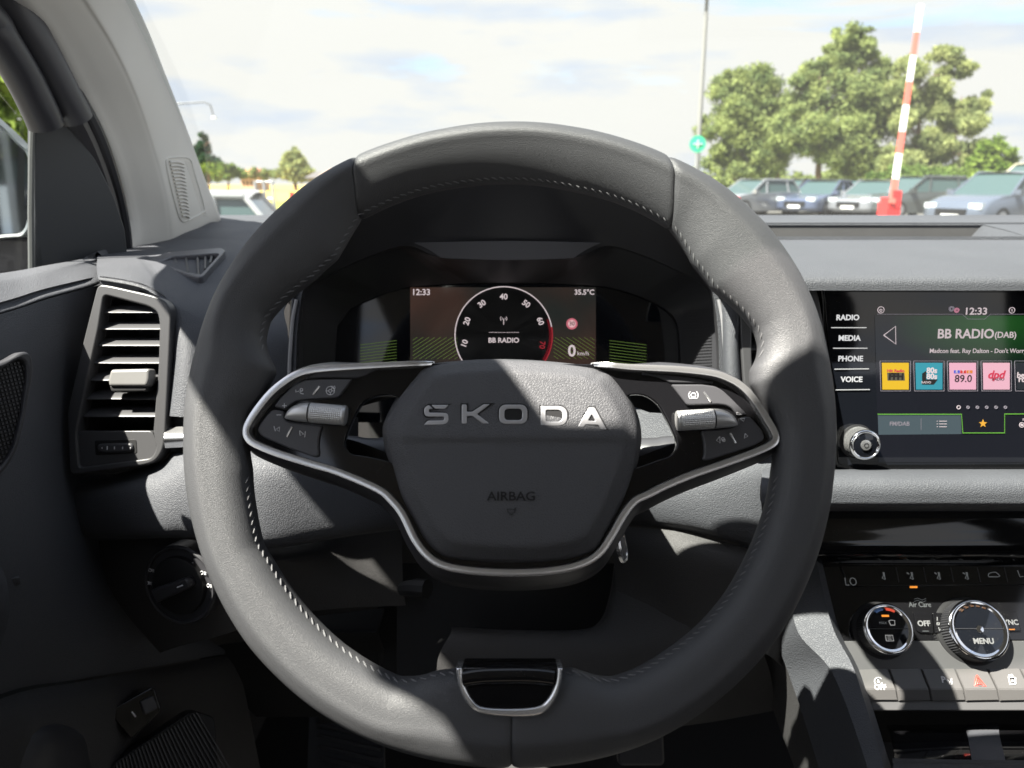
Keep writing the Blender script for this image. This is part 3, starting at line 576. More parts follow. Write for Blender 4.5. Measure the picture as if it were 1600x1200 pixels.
dpatch('lower_left_panel', [[(590, 948, 0.857), (610, 947, 0.857), (632, 947, 0.860)], [(592, 990, 0.853), (615, 990, 0.853), (645, 990, 0.857)], [(594, 1040, 0.850), (620, 1040, 0.850), (660, 1036, 0.855)], [(500, 1080, 0.855), (560, 1080, 0.855), (676, 1080, 0.860)], [(500, 1130, 0.875), (580, 1130, 0.875), (676, 1130, 0.885)]], 'black')  # shade put into the colour; the panel itself is dark brown
dpatch('slot_cheek', [[(300, 1016, 0.853), (400, 1000, 0.855), (500, 1000, 0.855), (592, 998, 0.852)], [(330, 1050, 0.855), (430, 1045, 0.855), (500, 1045, 0.855), (592, 1045, 0.852)], [(400, 1120, 0.875), (470, 1120, 0.875), (520, 1120, 0.875), (592, 1120, 0.865)]], 'black')  # black carries the shade here as well
dpatch('column_opening', [[(620, 880, .80), (800, 880, .80), (980, 880, .80)], [(620, 1060, .78), (800, 1060, .78), (980, 1060, .78)]], 'black')
dpatch('lower_bracket', [[(648, 1030, 0.932), (676, 1030, 0.932)], [(652, 1095, 0.938), (676, 1095, 0.938)]], 'black', nu=2)
# right of the column
dpatch('knee_pad_right', [[(900, 640, .75), (985, 640, .72), (1070, 640, .685), (1160, 645, .67), (1230, 650, .665), (1300, 650, .675)], [(900, 700, .74), (985, 700, .71), (1070, 690, .68), (1160, 680, .66), (1230, 680, .658), (1300, 680, .67)], [(900, 740, .74), (985, 745, .70), (1070, 720, .67), (1160, 700, .655), (1230, 700, .65), (1300, 700, .66)],
                          [(900, 770, .72), (990, 772, .68), (1075, 760, .65), (1160, 745, .64), (1230, 740, .64), (1300, 740, .66)],
                          [(930, 812, .72), (1000, 812, .685), (1080, 820, .655), (1160, 838, .645), (1220, 850, .65), (1290, 850, .67)],
                          [(930, 820, .74), (1000, 821, .70), (1080, 831, .675), (1160, 850, .665), (1220, 862, .67), (1290, 862, .69)]])
dpatch('knee_panel_right', [[(955, 824, .70), (1010, 825, .685), (1080, 834, .665), (1165, 856, .655), (1230, 870, .66), (1290, 880, .68)],
                            [(957, 860, .695), (1010, 862, .675), (1080, 868, .655), (1165, 890, .645), (1225, 905, .655), (1280, 920, .69)],
                            [(962, 925, .695), (1010, 930, .68), (1080, 940, .66), (1160, 955, .655), (1220, 970, .67), (1260, 980, .71)],
                            [(950, 965, .69), (1010, 975, .68), (1080, 985, .665), (1150, 1000, .66), (1210, 1030, .68), (1240, 1060, .73)]], 'dash_lower')
dpatch('knee_panel_low', [[(706, 980, .70), (800, 984, .70), (900, 984, .70), (935, 972, .70), (952, 930, .705), (962, 860, .72)],
                          [(704, 990, .68), (800, 992, .68), (900, 992, .68), (945, 980, .682), (966, 940, .69), (985, 870, .70)],
                          [(684, 1030, .675), (800, 1030, .672), (900, 1030, .672), (970, 1025, .67), (1060, 1000, .665), (1150, 960, .66)],
                          [(684, 1085, .685), (800, 1085, .68), (900, 1085, .68), (990, 1085, .68), (1080, 1070, .68), (1200, 1040, .70)],
                          [(684, 1140, .72), (800, 1140, .72), (900, 1140, .72), (1000, 1140, .72), (1100, 1130, .73), (1210, 1110, .75)]], 'dash_lower')

# instrument binnacle: hood and recess
bin_ = empty('instrument_cluster', 'hooded digital instrument display behind the steering wheel', 'instrument cluster', loc=P(790, 520, .74))
def arch(pts, d): return [(x, y, d) for x, y in pts]
mir = lambda pts: pts+[(1586-x, y) for x, y in pts[::-1]]
lip = mir([(450, 700), (451, 600), (455, 500), (474, 415), (535, 335), (620, 285), (720, 268)])
lip2 = mir([(462, 700), (462, 600), (466, 500), (484, 424), (543, 346), (624, 297), (722, 280)])
ring = mir([(470, 700), (466, 590), (470, 500), (480, 452), (520, 426), (585, 397), (640, 384)])[:7]+[(690, 403), (793, 406), (896, 403)]+mir([(470, 700), (466, 590), (470, 500), (480, 452), (520, 426), (585, 397), (640, 384)])[7:]
face = mir([(520, 700), (522, 590), (527, 510), (548, 482), (590, 462), (640, 448), (720, 443)])
face3 = face[:7]+[(756, 442), (793, 442), (830, 442)]+face[7:]
lip3 = lip2[:7]+[(756, 276), (793, 275), (830, 276)]+lip2[7:]; lipA = lip[:7]+[(756, 264), (793, 263), (830, 264)]+lip[7:]
back = [W(x, y, z_) for x, y, z_ in [(-.27, .93, -.14), (-.265, .94, -.10), (-.255, .95, -.075), (-.235, 1.0, -.062), (-.20, 1.02, -.052), (-.14, 1.04, -.045), (-.07, 1.05, -.04), (-.02, 1.05, -.04), (0, 1.05, -.04), (.02, 1.05, -.04), (.07, 1.05, -.04), (.14, 1.04, -.045), (.20, 1.02, -.052), (.235, 1.0, -.062), (.255, .95, -.075), (.265, .94, -.10), (.27, .93, -.14)]]
PP = lambda pts, d: [P(x, y, d) for x, y in pts]
midh = [a.lerp(b_, .45)+V((0, 0, .012)) for a, b_ in zip(PP(lipA, .66), back)]
rows = [back, midh, PP(lipA, .652), PP(lipA, .645), PP(lip3, .643)]
cols = [smooth([tuple(r[j]) for r in rows], 5, False) for j in range(17)]; G = [smooth([c[i] for c in cols], 5, False) for i in range(len(cols[0]))]
wobj('hood', *grid(G), M['dash'], bin_, angle=50)
rows = [PP(lip3, .6435), [a.lerp(b_, .5) for a, b_ in zip(PP(lip3, .645), PP(ring, .69))], PP(ring, .69)]
rows = [smooth([tuple(p) for p in r], 5, False) for r in rows]; wobj('hood_lining', *grid(rows), M['smooth_dark'], bin_, angle=50)
rows = [smooth([tuple(p) for p in r], 5, False) for r in (PP(ring, .6905), PP([(x, y+3) for x, y in ring], .700), PP(face3, .752), PP(face3, .760))]; wobj('inner_bezel', *grid(rows), M['smooth_dark'], bin_, angle=30)
bz_rows = [smooth([tuple(p) for p in r], 5, False) for r in (PP([(x, y+3) for x, y in ring], .700), PP(face3, .752))]
bvh_b = BVHTree.FromPolygons(*[[tuple(p) for p in q] for q in grid(bz_rows)])
def on_bezel(x, y):
    d_ = (P(x, y, 1)-EYE).normalized(); h, n_, i_, t_ = bvh_b.ray_cast(EYE, d_)
    return None if h is None else h-d_*.0004
for s in (0, 1):                                     # fine ribs on the side walls of the recess
    mb = MB()
    for k in range(26):
        yy = 484+k*4.8; xa, xb = (474, 519) if s == 0 else (1112, 1067)
        pts_ = [on_bezel(xa+(xb-xa)*j/5, yy+2*j/5) for j in range(6)]; pts_ = [p for p in pts_ if p is not None]
        if len(pts_) > 2: mb.tube(pts_, .0006, 4)
    wobj('ribbed_side', mb.v, mb.f, M['smooth_dark'], bin_, kind='stuff')
    xs = [(463, 468), (457, 500), (454, 540), (452, 580), (452, 650)]; xs = xs if s == 0 else [(1586-x, y) for x, y in xs]
    wobj('edge_strip', *tube([P(x, y, .641) for x, y in smooth(xs, 4, False)], .0016, 8), mat('grey edge strip', (.22, .22, .23), .35), bin_)
wobj('reflector_strip', *patch([[(648, 380, .676), (720, 378, .676), (793, 377, .676), (866, 378, .676), (938, 380, .676)], [(668, 389, .680), (725, 391, .680), (793, 391, .680), (861, 391, .680), (918, 389, .680)], [(690, 403, .684), (740, 405, .684), (793, 406, .684), (846, 405, .684), (896, 403, .684)]], 4, 3, .0008), mat('grey ceiling strip', (.10, .10, .11), .5), bin_)
FC = Fr(790, 520, .757, 14.7)
mc = bin_.matrix_basis.inverted() @ FC.m
def cl(o): o.matrix_local = mc; return o
cl(link('display_glass', plate(FC.Q(smooth(face[1:-1]+[(1060, 660), (526, 660)], 1)), -.004, -.0005, 0), M['screen'], bin_, angle=None))
mg_ = bpy.data.materials.new('display picture'); mg_.use_nodes = True; t = mg_.node_tree; b = t.nodes['Principled BSDF']; b.inputs['Base Color'].default_value = (.006, .006, .007, 1); b.inputs['Roughness'].default_value = .1
co = N(t, 'ShaderNodeTexCoord'); no = N(t, 'ShaderNodeTexNoise'); no.inputs['Scale'].default_value = 9; L(t, co.outputs['Object'], no.inputs[0]); rp = N(t, 'ShaderNodeValToRGB')
rp.color_ramp.elements[0].position = .35; rp.color_ramp.elements[0].color = (.010, .012, .011, 1); rp.color_ramp.elements[1].position = .62; rp.color_ramp.elements[1].color = (.030, .016, .012, 1)
L(t, no.outputs[0], rp.inputs[0]); L(t, rp.outputs[0], b.inputs['Emission Color']); b.inputs['Emission Strength'].default_value = .25
dx0, dy0 = FC.q(641, 600); dx1, dy1 = FC.q(931, 449)
cl(link('display_picture', plate([(dx0, dy0), (dx1, dy0), (dx1, dy1), (dx0, dy1)], -.0005, .0002, 0), mg_, bin_, angle=None))
WHT = emis('display white', (1, .86, .88), .17); GRN = emis('display green', (.26, .42, .08), .085); REDE = emis('display red', (.9, .05, .08), .09); PNK = emis('sign pink', (1, .25, .33), .13)
mb = MB()
def gline(x0, y0, x1, y1): mb.tube([(*FC.q(x0, y0), .0004), (*FC.q(x1, y1), .0004)], .00028, 3, ends=False)
for k in range(14):                                  # slanted lines left and right of the dial, fanning outwards
    x0_ = 600+k*9.2; y0_ = 561; x1_ = x0_+52; y1_ = 527
    f0 = max(0, (645-x0_)/52); f1 = min(1, (715-x0_)/52)
    if f1 > f0+.05:
        q = [(x0_+52*f, y0_-34*f) for f in (f0, f1)]; gline(*q[0], *q[1])
        f1 = min(1, (709-x0_)/52)
        if f1 > f0+.05: q = [(1574-x0_-52*f, y0_-34*f) for f in (f0, f1)]; gline(*q[0], *q[1])
for k in range(9):
    y = 532+k*4.6; gline(563, y+7, 620, y); gline(952, y, 1010, y+7)
cl(mb.build('grid_lines', GRN, bin_, angle=None, kind='stuff'))
gx, gy = FC.q(787, 524); gr = FC.q(863, 524)[0]-gx
def arc(a0, a1, r, rad, m, name, n=50, wz=.0008): cl(obj(name, *tube([(gx+r*cos(R(a0+(a1-a0)*k/n)), gy+r*sin(R(a0+(a1-a0)*k/n)), wz) for k in range(n+1)], rad, 5), m, bin_))
cl(obj('dial_face', *lathe([(gr, .0003), (.0001, .0003)], 64), mat('dial black', (.028, .028, .03), .25), bin_, angle=None)).matrix_local = mc @ Matrix.Translation((gx, gy, 0))
arc(10, 212, gr, .00055, WHT, 'dial_ring'); arc(-32, 10, gr, .0007, REDE, 'dial_red_zone'); arc(-32, 20, gr*.955, .0016, emis('dial dark red', (.5, .01, .03), .05), 'dial_red_glow', wz=-.0006)
for s_, x, y, rot in (('10', 726, 537, 70), ('20', 730, 502, 70), ('30', 753, 475, 35), ('40', 787, 464, 0), ('50', 822, 475, -35), ('60', 844, 502, -68)): cl(text(s_, .0078, WHT, 'dial_number', bin_, FC.q(x, y), .0006, R(rot), bold=.02))
cl(text('70', .0078, REDE, 'dial_number', bin_, FC.q(847, 539), .0006, R(-95), bold=.01))
cl(text('BB RADIO', .0068, WHT, 'display_text', bin_, FC.q(787, 532), .0006, bold=.02)); cl(text('12:33', .0084, WHT, 'display_text', bin_, FC.q(658, 457), .0006, bold=.015)); cl(text('35.5°C', .0070, WHT, 'display_text', bin_, FC.q(913, 457), .0006, bold=.022))
cl(text('0', .0158, WHT, 'speed_reading', bin_, FC.q(893.5, 549), .0006, bold=.02)); cl(text('km/h', .0058, WHT, 'display_text', bin_, FC.q(911, 552.5), .0006, bold=.0))
mb = MB(); a_ = FC.q(787, 498); mb.tube([(a_[0], a_[1], .0006), (a_[0], a_[1]-.0058, .0006)], .0005, 4)
for r_ in (.0016, .0032):
    for s in (1, -1): mb.tube([(a_[0]+s*r_*cos(R(q)), a_[1]+r_*sin(R(q)), .0006) for q in range(-40, 41, 16)], .0003, 4)
cl(mb.build('antenna_symbol', WHT, bin_)); cl(obj('display_rule', *tube([(*FC.q(764, 519.5), .0005), (*FC.q(811, 519.5), .0005)], .0002, 4), WHT, bin_))
sx_, sy_ = FC.q(893.5, 506)
for nm, r0, h, mm_ in (('limit_sign', .0056, .0006, PNK), ('limit_sign_centre', .0038, .0009, emis('sign pale', (1, .6, .62), .2))):
    cl(obj(nm, *lathe([(r0, 0), (r0, h), (.0001, h)], 24), mm_, bin_, angle=None)).matrix_local = mc @ Matrix.Translation((sx_, sy_, 0))
cl(text('30', .0058, mat('sign figures', (.03, .0, .0), .5), 'limit_number', bin_, (sx_, sy_), .0010, bold=.01))
# ---------------------------------------------------------------- air vents
zA_ = z(0, 380, 3)
def vent(name, label, fr, outer, inner, slats, depth=.030, group=None, rimw=.0):
    t = empty(name, label, 'air vent', m=fr.m, group=group)
    o = roundpoly(fr.Q(outer), .006); i_ = roundpoly(fr.Q(inner), .004)
    link('vent_frame', plate(o, -.012, .0015, .0014, holes=[i_]), M['vent'], t)
    # bevelled inner cheek and dark duct
    cu_ = sum(p[0] for p in i_)/len(i_); cv_ = sum(p[1] for p in i_)/len(i_)
    rows = [[V((u, v, -.0115)) for u, v in i_], [V((cu_+(u-cu_)*.97, cv_+(v-cv_)*.985, -.03)) for u, v in i_], [V((cu_+(u-cu_)*.9, cv_+(v-cv_)*.95, -.06)) for u, v in i_]]
    vs_, fs = grid(rows, cu=True); fs.append(tuple(range(2*len(i_), 3*len(i_)))); obj('duct', vs_, fs, M['smooth_dark'], t)
    for (xa, xb, y, rise) in slats:
        (u0, v0), (u1, v1) = fr.q(xa, y, -.003), fr.q(xb, y, -.003)
        pr = [(0, 0), (.0003, .0006), (.009, .0068), (depth, .0085+rise*.2), (depth, .006+rise*.2), (.009, .0050), (.0006, -.0008)]
        vs_ = [V((u, v0+(v1-v0)*(u-u0)/(u1-u0)+b_, -.003-a)) for u in (u0, u1) for a, b_ in pr]; k = len(pr)
        fs = [tuple(range(k)), tuple(range(k, 2*k))[::-1]]+[(j, j+k, (j+1) % k+k, (j+1) % k) for j in range(k)]
        obj('slat', vs_, fs, M['vent'], t, angle=30)
    return t
fv = Fr(190, 590, .655, 16, -4)
sv = vent('side_air_vent', 'tall side air vent with seven horizontal slats beside the driver door', fv,
     zA_([(463, 192), (520, 200), (700, 240), (775, 265), (805, 315), (800, 460), (778, 900), (768, 970), (735, 1020), (690, 1038), (332, 1088), (318, 800), (385, 500), (440, 280)]),
     zA_([(490, 242), (700, 296), (742, 322), (752, 380), (745, 600), (728, 800), (722, 888), (738, 960), (715, 1006), (374, 1052), (362, 888), (385, 780), (430, 560), (465, 400)]),
     [((a)/3, b_/3, 380+y/3, .0135) for a, b_, y in ((486, 750, 325), (466, 758, 403), (448, 756, 480), (428, 750, 562), (406, 746, 643), (392, 736, 730), (376, 730, 812))])
lo = fv.Q(zA_([(362, 880), (714, 880), (735, 925), (738, 985), (715, 1008), (370, 1055), (352, 800)]), -.002)
link('lower_plate', plate(roundpoly(lo, .003), -.0119, -.0012, .0006), M['vent'], sv)
tw = fv.Q(zA_([(458, 940), (622, 935), (628, 972), (590, 982), (480, 985), (458, 972)]), .0)
link('thumbwheel_recess', plate(roundpoly(fv.Q(zA_([(440, 925), (636, 920), (640, 985), (445, 995)])), .002), -.004, -.0008, .0003), M['black'], sv)
link('thumbwheel', plate(roundpoly(tw, .004), -.006, .0012, .0018), M['button'], sv)
mb = MB()
for x_, h in ((478, 3), (502, 9), (536, 7), (574, 6), (611, 3)):
    u, v = fv.q(*zA_([(x_, 960)])[0], .0015); mb.box((u, v, .0014), (.0007, h*.00035, .0004))
mb.build('wheel_mark', M['print'], sv, angle=None, kind='stuff')
tb = roundpoly(fv.Q(zA_([(518, 592), (700, 588), (700, 640), (690, 672), (510, 672), (505, 640)]), .008), .0025)
link('adjuster_tab', plate(tb, -.004, .0085, .0025, res=3), M['satin_dark'] if 'satin_dark' in M else mat('tab plastic', (.16, .158, .155), .35), sv)
tb2 = roundpoly(fv.Q(zA_([(512, 668), (692, 668), (684, 694), (520, 696)]), .006), .0015); link('tab_underside', plate(tb2, -.006, .006, .001), M['black'], sv)
fcv = Fr(1225, 560, .632, 14, 0)
vent('centre_air_vent', 'narrow centre air vent between the steering wheel rim and the touchscreen', fcv,
     [(1156, 462), (1200, 455), (1274, 447), (1280, 470), (1306, 640), (1308, 700), (1168, 700), (1156, 520)], [(1174, 474), (1258, 462), (1270, 520), (1290, 640), (1292, 686), (1182, 686), (1174, 560)],
     [(1172, 1268+k*3, 492+k*27, .012) for k in range(7)])
# demister vent on the dashboard end
fd = Fr(297, 410, .785, 80, 0)
dv = empty('demister_vent', 'small triangular side window demister vent on the dashboard top', 'air vent', m=fd.m)
do = roundpoly(fd.Q(zA_([(698, 75), (780, 42), (1035, 20), (1056, 32), (950, 152), (930, 160), (860, 142), (720, 98)]), .004), .004)
di = roundpoly(fd.Q(zA_([(745, 88), (805, 62), (1015, 46), (1025, 52), (940, 145), (870, 132)]), .004), .003)
link('vent_frame', plate(do, -.006, .004, .0012, holes=[di]), mat('blue grey vent plastic', (.10, .10, .11), .35), dv)
link('duct', plate(do, -.014, -.010, 0), M['black'], dv)
for xa, ya, xb, yb in ((762, 70, 790, 104), (818, 62, 832, 122), (870, 55, 880, 134), (925, 50, 930, 146), (962, 48, 962, 118), (995, 46, 985, 90)):
    (u0, v0), (u1, v1) = fd.Q(zA_([(xa, ya), (xb, yb)]), .002); mb = MB()
    vs_, fs = sweep([(u0, v0, -.002), (u1, v1, -.002)], [(-.0022, -.008), (-.0010, .004), (.0010, .004), (.0010, -.008)]); obj('fin', vs_, fs, M['vent'], dv, angle=None)

# ---------------------------------------------------------------- touchscreen
FS = Fr(1440, 590, .640, 8, 0)
ts = empty('touchscreen', 'glossy infotainment touchscreen showing the radio stations page', 'touchscreen', m=FS.m)
zs = z(1250, 420, 3.4286)
link('housing', plate(roundpoly(FS.Q([(1283, 448), (1960, 448), (1960, 734), (1307, 734), (1305, 690)]), .004), -.02, -.0008, .001), M['piano'], ts)
link('screen_glass', plate(roundpoly(FS.Q([(1287, 455), (1955, 457), (1955, 724), (1310, 727), (1307, 690)]), .004), -.0008, .0006, .0005), M['screen'], ts)
bl = smooth([(*FS.q(x, y), .0006) for x, y in [(1286, 700), (1287, 600), (1286, 500), (1287, 458), (1292, 452), (1340, 450), (1500, 450), (1700, 450)]], 3, False)
obj('bezel_line', *tube(bl, .0005, 4), M['smooth_dark'], ts)
def em_plate(pts, w0, w1, m, name, r=0): o = FS.Q(pts); return link(name, plate(roundpoly(o, r) if r else o, w0, w1, 0), m, ts, angle=None)
TW = emis('screen white', (1, .85, .88), .16); TP = emis('screen grey line', (.55, .5, .58), .09)
pm = bpy.data.materials.new('screen picture'); pm.use_nodes = True; t = pm.node_tree; b = t.nodes['Principled BSDF']; b.inputs['Base Color'].default_value = (.006, .006, .008, 1); b.inputs['Roughness'].default_value = .06
co = N(t, 'ShaderNodeTexCoord'); gr_ = N(t, 'ShaderNodeTexGradient', gradient_type='SPHERICAL'); mp_ = N(t, 'ShaderNodeMapping'); gxc = FS.q(1560, 505)
mp_.inputs['Scale'].default_value = (11, 26, 0); mp_.inputs['Location'].default_value = (-gxc[0]*11, -gxc[1]*26, 0); L(t, co.outputs['Object'], mp_.inputs[0]); L(t, mp_.outputs[0], gr_.inputs[0])
rp = N(t, 'ShaderNodeValToRGB'); rp.color_ramp.elements[0].color = (.004, .006, .010, 1); rp.color_ramp.elements[1].color = (.012, .085, .012, 1); L(t, gr_.outputs[0], rp.inputs[0]); L(t, rp.outputs[0], b.inputs['Emission Color']); b.inputs['Emission Strength'].default_value = .15
em_plate([(1366, 493), (1900, 493), (1900, 722), (1372, 722)], .0006, .0009, pm, 'screen_picture')
def sline(pts, m=TP, r=.00026, name='screen_line', w=.0011): obj(name, *tube([(*FS.q(x, y), w) for x, y in pts], r, 4), m, ts)
sline(zs([(410, 243), (865, 243), (895, 269), (985, 269), (1015, 243), (1400, 243)]))
SB_ = lambda s, size, x, y, m=TW, name='screen_text', **k: text(s, size, m, name, ts, FS.q(*zs([(x, y)])[0]), .0010, **k)
SB_('12:33', .0080, 938, 229, bold=.02, sx=1.1); SB_('BB RADIO', .0108, 884, 350, bold=.02, sx=.97); SB_('(DAB)', .0070, 1097, 355, bold=.015, sx=1.0); SB_("Madcon feat. Ray Dalton - Don't Worry", .0052, 950, 440, sx=.95, bold=.01)
SB_('FM/DAB', .0048, 530, 830, TP, bold=.02)
for s_, y, x0, x1 in (('RADIO', 262, 165, 352), ('MEDIA', 372, 175, 357), ('PHONE', 482, 182, 365), ('VOICE', 593, 188, 370)):
    SB_(s_, .0062, {'RADIO': 253, 'MEDIA': 262, 'PHONE': 268, 'VOICE': 274}[s_], y, emis('key '+s_.lower(), (1, 1, 1), .2), 'menu_key_text', bold=.03)
    sline(zs([(x0, y+53+(y > 400)*2), (x1, y+53)]), emis('key line', (.8, .8, .78), .22), .0005, 'menu_key_line')
def sring(x, y, r, m=TW, rad=.00035, name='screen_ring', a0=0, a1=360):
    u, v = FS.q(*zs([(x, y)])[0]); r = r/3.4286/1200*.64; obj(name, *tube([(u+r*cos(R(a0+(a1-a0)*k/16)), v+r*sin(R(a0+(a1-a0)*k/16)), .0011) for k in range(17)], rad, 4), m, ts)
sring(430, 220, 17); sring(430, 222, 6); sring(1131, 222, 15); sline(zs([(1131, 215), (1131, 229)]), TW, .0003); sring(808, 214, 10, rad=.0009, m=TP); sring(836, 222, 9, rad=.0009, m=emis('screen pink', (1, .4, .55), .12))
tri = smooth([(x, y) for x, y in zs([(445, 355), (508, 308), (510, 403), (445, 355)])], 1, False); sline(tri, TW, .0005, 'back_arrow')
for k, (c_, s1, s2) in enumerate((((1, .62, .02), '', ''), ((.04, .38, .50), '', ''), ((1, .52, .68), '', ''), ((1, .55, .68), '', ''), ((.02, .03, .05), '', ''))):
    x0 = 425+180*k; x1 = x0+163 if k < 4 else x0+163; sline(zs([(x0, 493), (x1, 493), (x1, 654), (x0+5, 654), (x0, 493)]), TP, .0003, 'tile_frame')
    em_plate(zs([(x0+11, 503), (x1-9, 503), (x1-9, 646), (x0+13, 646)]), .0009, .0012, emis('tile %d' % k, c_, .17 if k != 4 else .05), 'station_tile')
DK = emis('print dark', (.02, .015, .015), .1); RD = emis('print red', (.9, .05, .12), .14)
def ST(s, size, x, y, m, **k): text(s, size, m, 'station_text', ts, FS.q(*zs([(x, y)])[0]), .0013, **k)
em_plate(zs([(463, 556), (555, 556), (558, 598), (465, 598)]), .0012, .00125, emis('grey plate', (.18, .17, .12), .1), 'station_plate')
ST('FFH', .0074, 511, 577, DK, bold=.05); ST('Hit Radio', .0034, 509, 546, RD, bold=.03, sx=1.1); ST('80s', .0064, 702, 545, TW, bold=.03); ST('80s', .0064, 702, 577, TW, bold=.03)
em_plate(zs([(650, 560), (672, 545), (672, 592), (735, 592), (712, 620), (650, 620)]), .0012, .00125, DK, 'station_shadow'); ST('RADIO', .0026, 672, 608, TW); ST('89.0', .0085, 870, 589, DK, sx=1.0, bold=.01)
for j, c_ in enumerate(((.08, .12, .8), (.9, .05, .05), (1, .3, .05))): em_plate(zs([(820+j*34, 543), (851+j*34, 543), (851+j*34, 559), (820+j*34, 559)]), .0012, .0014, emis('logo block', c_, .15), 'logo_block'); ST('RTL'[j], .0034, 835+j*34, 551, TW, bold=.03)
ST('dpd', .0092, 1045, 568, RD, bold=.03, shear=.2); ST('RADIO', .0034, 1055, 591, DK, shear=.2); ST('be', .0068, 1178, 570, TW, bold=.02); ST('ro', .0068, 1185, 592, TW, bold=.02)
for k in range(6): sring(846+k*50, 741, 9 if k == 0 else 6, TW if k == 0 else TP, .0004 if k == 0 else .0006, 'page_dot')
sline(zs([(412, 778), (861, 778), (868, 878), (1092, 878), (1092, 777), (1400, 776)]), emis('screen green', (.25, .75, .08), .12), .00045, 'tab_outline')
em_plate(zs([(414, 782), (858, 782), (862, 884), (418, 888)]), .0009, .00095, emis('tab grey', (.10, .15, .18), .12), 'tab_panel')
sline(zs([(645, 800), (645, 862)]), TP, .00015)
for j in range(3): sline(zs([(742, 815+j*15), (782, 815+j*15)]), TW, .00035, 'list_symbol'); sline(zs([(729, 815+j*15), (734, 815+j*15)]), TW, .00035, 'list_symbol')
st = [(976+22*(1 if k % 2 == 0 else .42)*sin(pi*k/5), 828-22*(1 if k % 2 == 0 else .42)*cos(pi*k/5)) for k in range(10)]; em_plate(zs(st), .0009, .0014, emis('star orange', (1, .5, .05), .2), 'star_symbol')
sring(1184, 835, 13, TW); sring(1184, 835, 4, TW, .0006); sline(zs([(1190, 812), (1192, 800)]), TW)
def knob(name, parent, fr, c, r, h, cap_m, ring_m, side_m, base=1.0, n=72, extra=None):
    u, v = c; T = Matrix.Translation((u, v, 0))
    def lp(nm, prof, m, nn=48, ang=30, rib=None):
        vs_, fs = lathe(prof, nn, rib=rib); return obj(nm, [T @ V(p) for p in vs_], fs, m, parent, angle=ang)
    lp('knob_skirt', [(r*1.18*base, 0), (r*1.14*base, .0012), (r*1.02, .002), (.0001, .002)], M['black'])
    lp('knob_side', [(r*1.03, .0015), (r*1.03, h*.25), (r*1.0, h-.002)], side_m, n*2, 20, rib=((0, 1, 2), .035))
    lp('knob_ring', [(r*1.0, h-.0025), (r*1.02, h-.0012), (r*.97, h), (r*.89, h+.0004), (r*.84, h-.0006)], ring_m, 64, 60)
    lp('knob_face', [(r*.85, h-.0008), (r*.80, h-.0006), (.0001, h-.0003)], cap_m, 64, 60)
    return h-.0003
kc = FS.q(1347, 690, .012)
h_ = knob('volume', ts, FS, FS.q(1340, 690, .002), .0125, .017, M['screen'], M['chrome'], M['satin'])
u, v = FS.q(1340, 690, .002)
obj('power_dot', *lathe([(.0042, h_), (.0042, h_+.0012), (.0034, h_+.0013), (.0001, h_+.0013)], 24), M['satin'], ts).matrix_local = Matrix.Translation((u, v, 0))
obj('power_ring', *tube([(u+.0018*cos(R(a)), v+.0018*sin(R(a)), h_+.0015) for a in range(0, 361, 30)], .0003, 4), M['black'], ts); 

# ---------------------------------------------------------------- centre console: climate panel, keys, side bolster, tray
zc = z(1250, 840, 3.4286)
FCL = Fr(1460, 960, .660, 38, 0)
cp_ = empty('climate_panel', 'glossy black climate control panel with two rotary knobs under the screen', 'control panel', m=FCL.m)
pl = [(1279, 880), (1960, 876), (1960, 1000), (1312, 1001), (1296, 940)]
link('panel_face', plate(roundpoly(FCL.Q(pl), .002), -.012, 0, .0006), M['piano'], cp_)
link('key_strip', plate(roundpoly(FCL.Q([(1312, 884), (1960, 882), (1960, 911), (1325, 917)]), .0015), 0, .0018, .0007), M['piano'], cp_)
CQ = lambda pts, w=0: FCL.Q(zc(pts), w)
for xa, xb in ((515, 530), (662, 677), (808, 824), (950, 968), (1095, 1113)):
    a, b_ = CQ([(xa, 160), (xb, 238)], .002); obj('key_gap', *tube([(*a, .0017), (*b_, .0017)], .00035, 4), M['smooth_dark'], cp_)
DIM = emis('backlit grey', (.42, .45, .46), .05); LED = emis('orange led', (1, .33, .04), .3); PW = emis('panel white', (.9, .9, .88), .09)
def ct(s, size, x, y, m=DIM, w=.0019, **k): text(s, size, m, 'panel_text', cp_, CQ([(x, y)], w)[0], w, **k)
ct('LO', .0100, 272, 238, DIM, .0019, bold=-.01, sx=.85); ct('OFF', .0062, 664, 461, PW, .0022, bold=.03); ct('SYNC', .0060, 1122, 455, PW, .0022, bold=.02); ct('Air Care', .0060, 642, 360, DIM, .0003, bold=.01, sx=.9)
def ctube(pts, m=DIM, r=.00028, w=.0019, name='panel_symbol'): obj(name, *tube([(*p, w) for p in CQ(pts, w)], r, 4), m, cp_)
for y in (330, 342): ctube([(612, y), (630, y-6), (655, y+5), (675, y-4)], w=.0003)
for x_ in (440, 590, 735, 885):
    ctube([(x_+4, 185), (x_+8, 200), (x_, 218), (x_+16, 224)], r=.0005); ctube([(x_+10, 186), (x_+14, 216), (x_+18, 222)], r=.0005)
for x_ in (572, 720, 872): ctube([(x_, 188), (x_+12, 196)], r=.0006); 
ctube([(1008, 205), (1012, 192), (1030, 186), (1050, 186), (1062, 196), (1070, 206), (1060, 210), (1012, 210), (1008, 205)], r=.0004); ctube([(1165, 175), (1178, 210), (1196, 208)], r=.0004)
a = CQ([(588, 260), (628, 260), (628, 270), (588, 270)]); link('indicator_light', plate(a, 0, .0004, 0), LED, cp_, angle=None)
link('off_key', plate(roundpoly(CQ([(604, 404), (702, 404), (712, 515), (640, 512), (622, 500)]), .001), 0, .002, .0006), M['piano'], cp_)
link('flow_key', plate(roundpoly(CQ([(706, 404), (800, 404), (800, 512), (718, 515)]), .001), 0, .002, .0006), M['piano'], cp_)
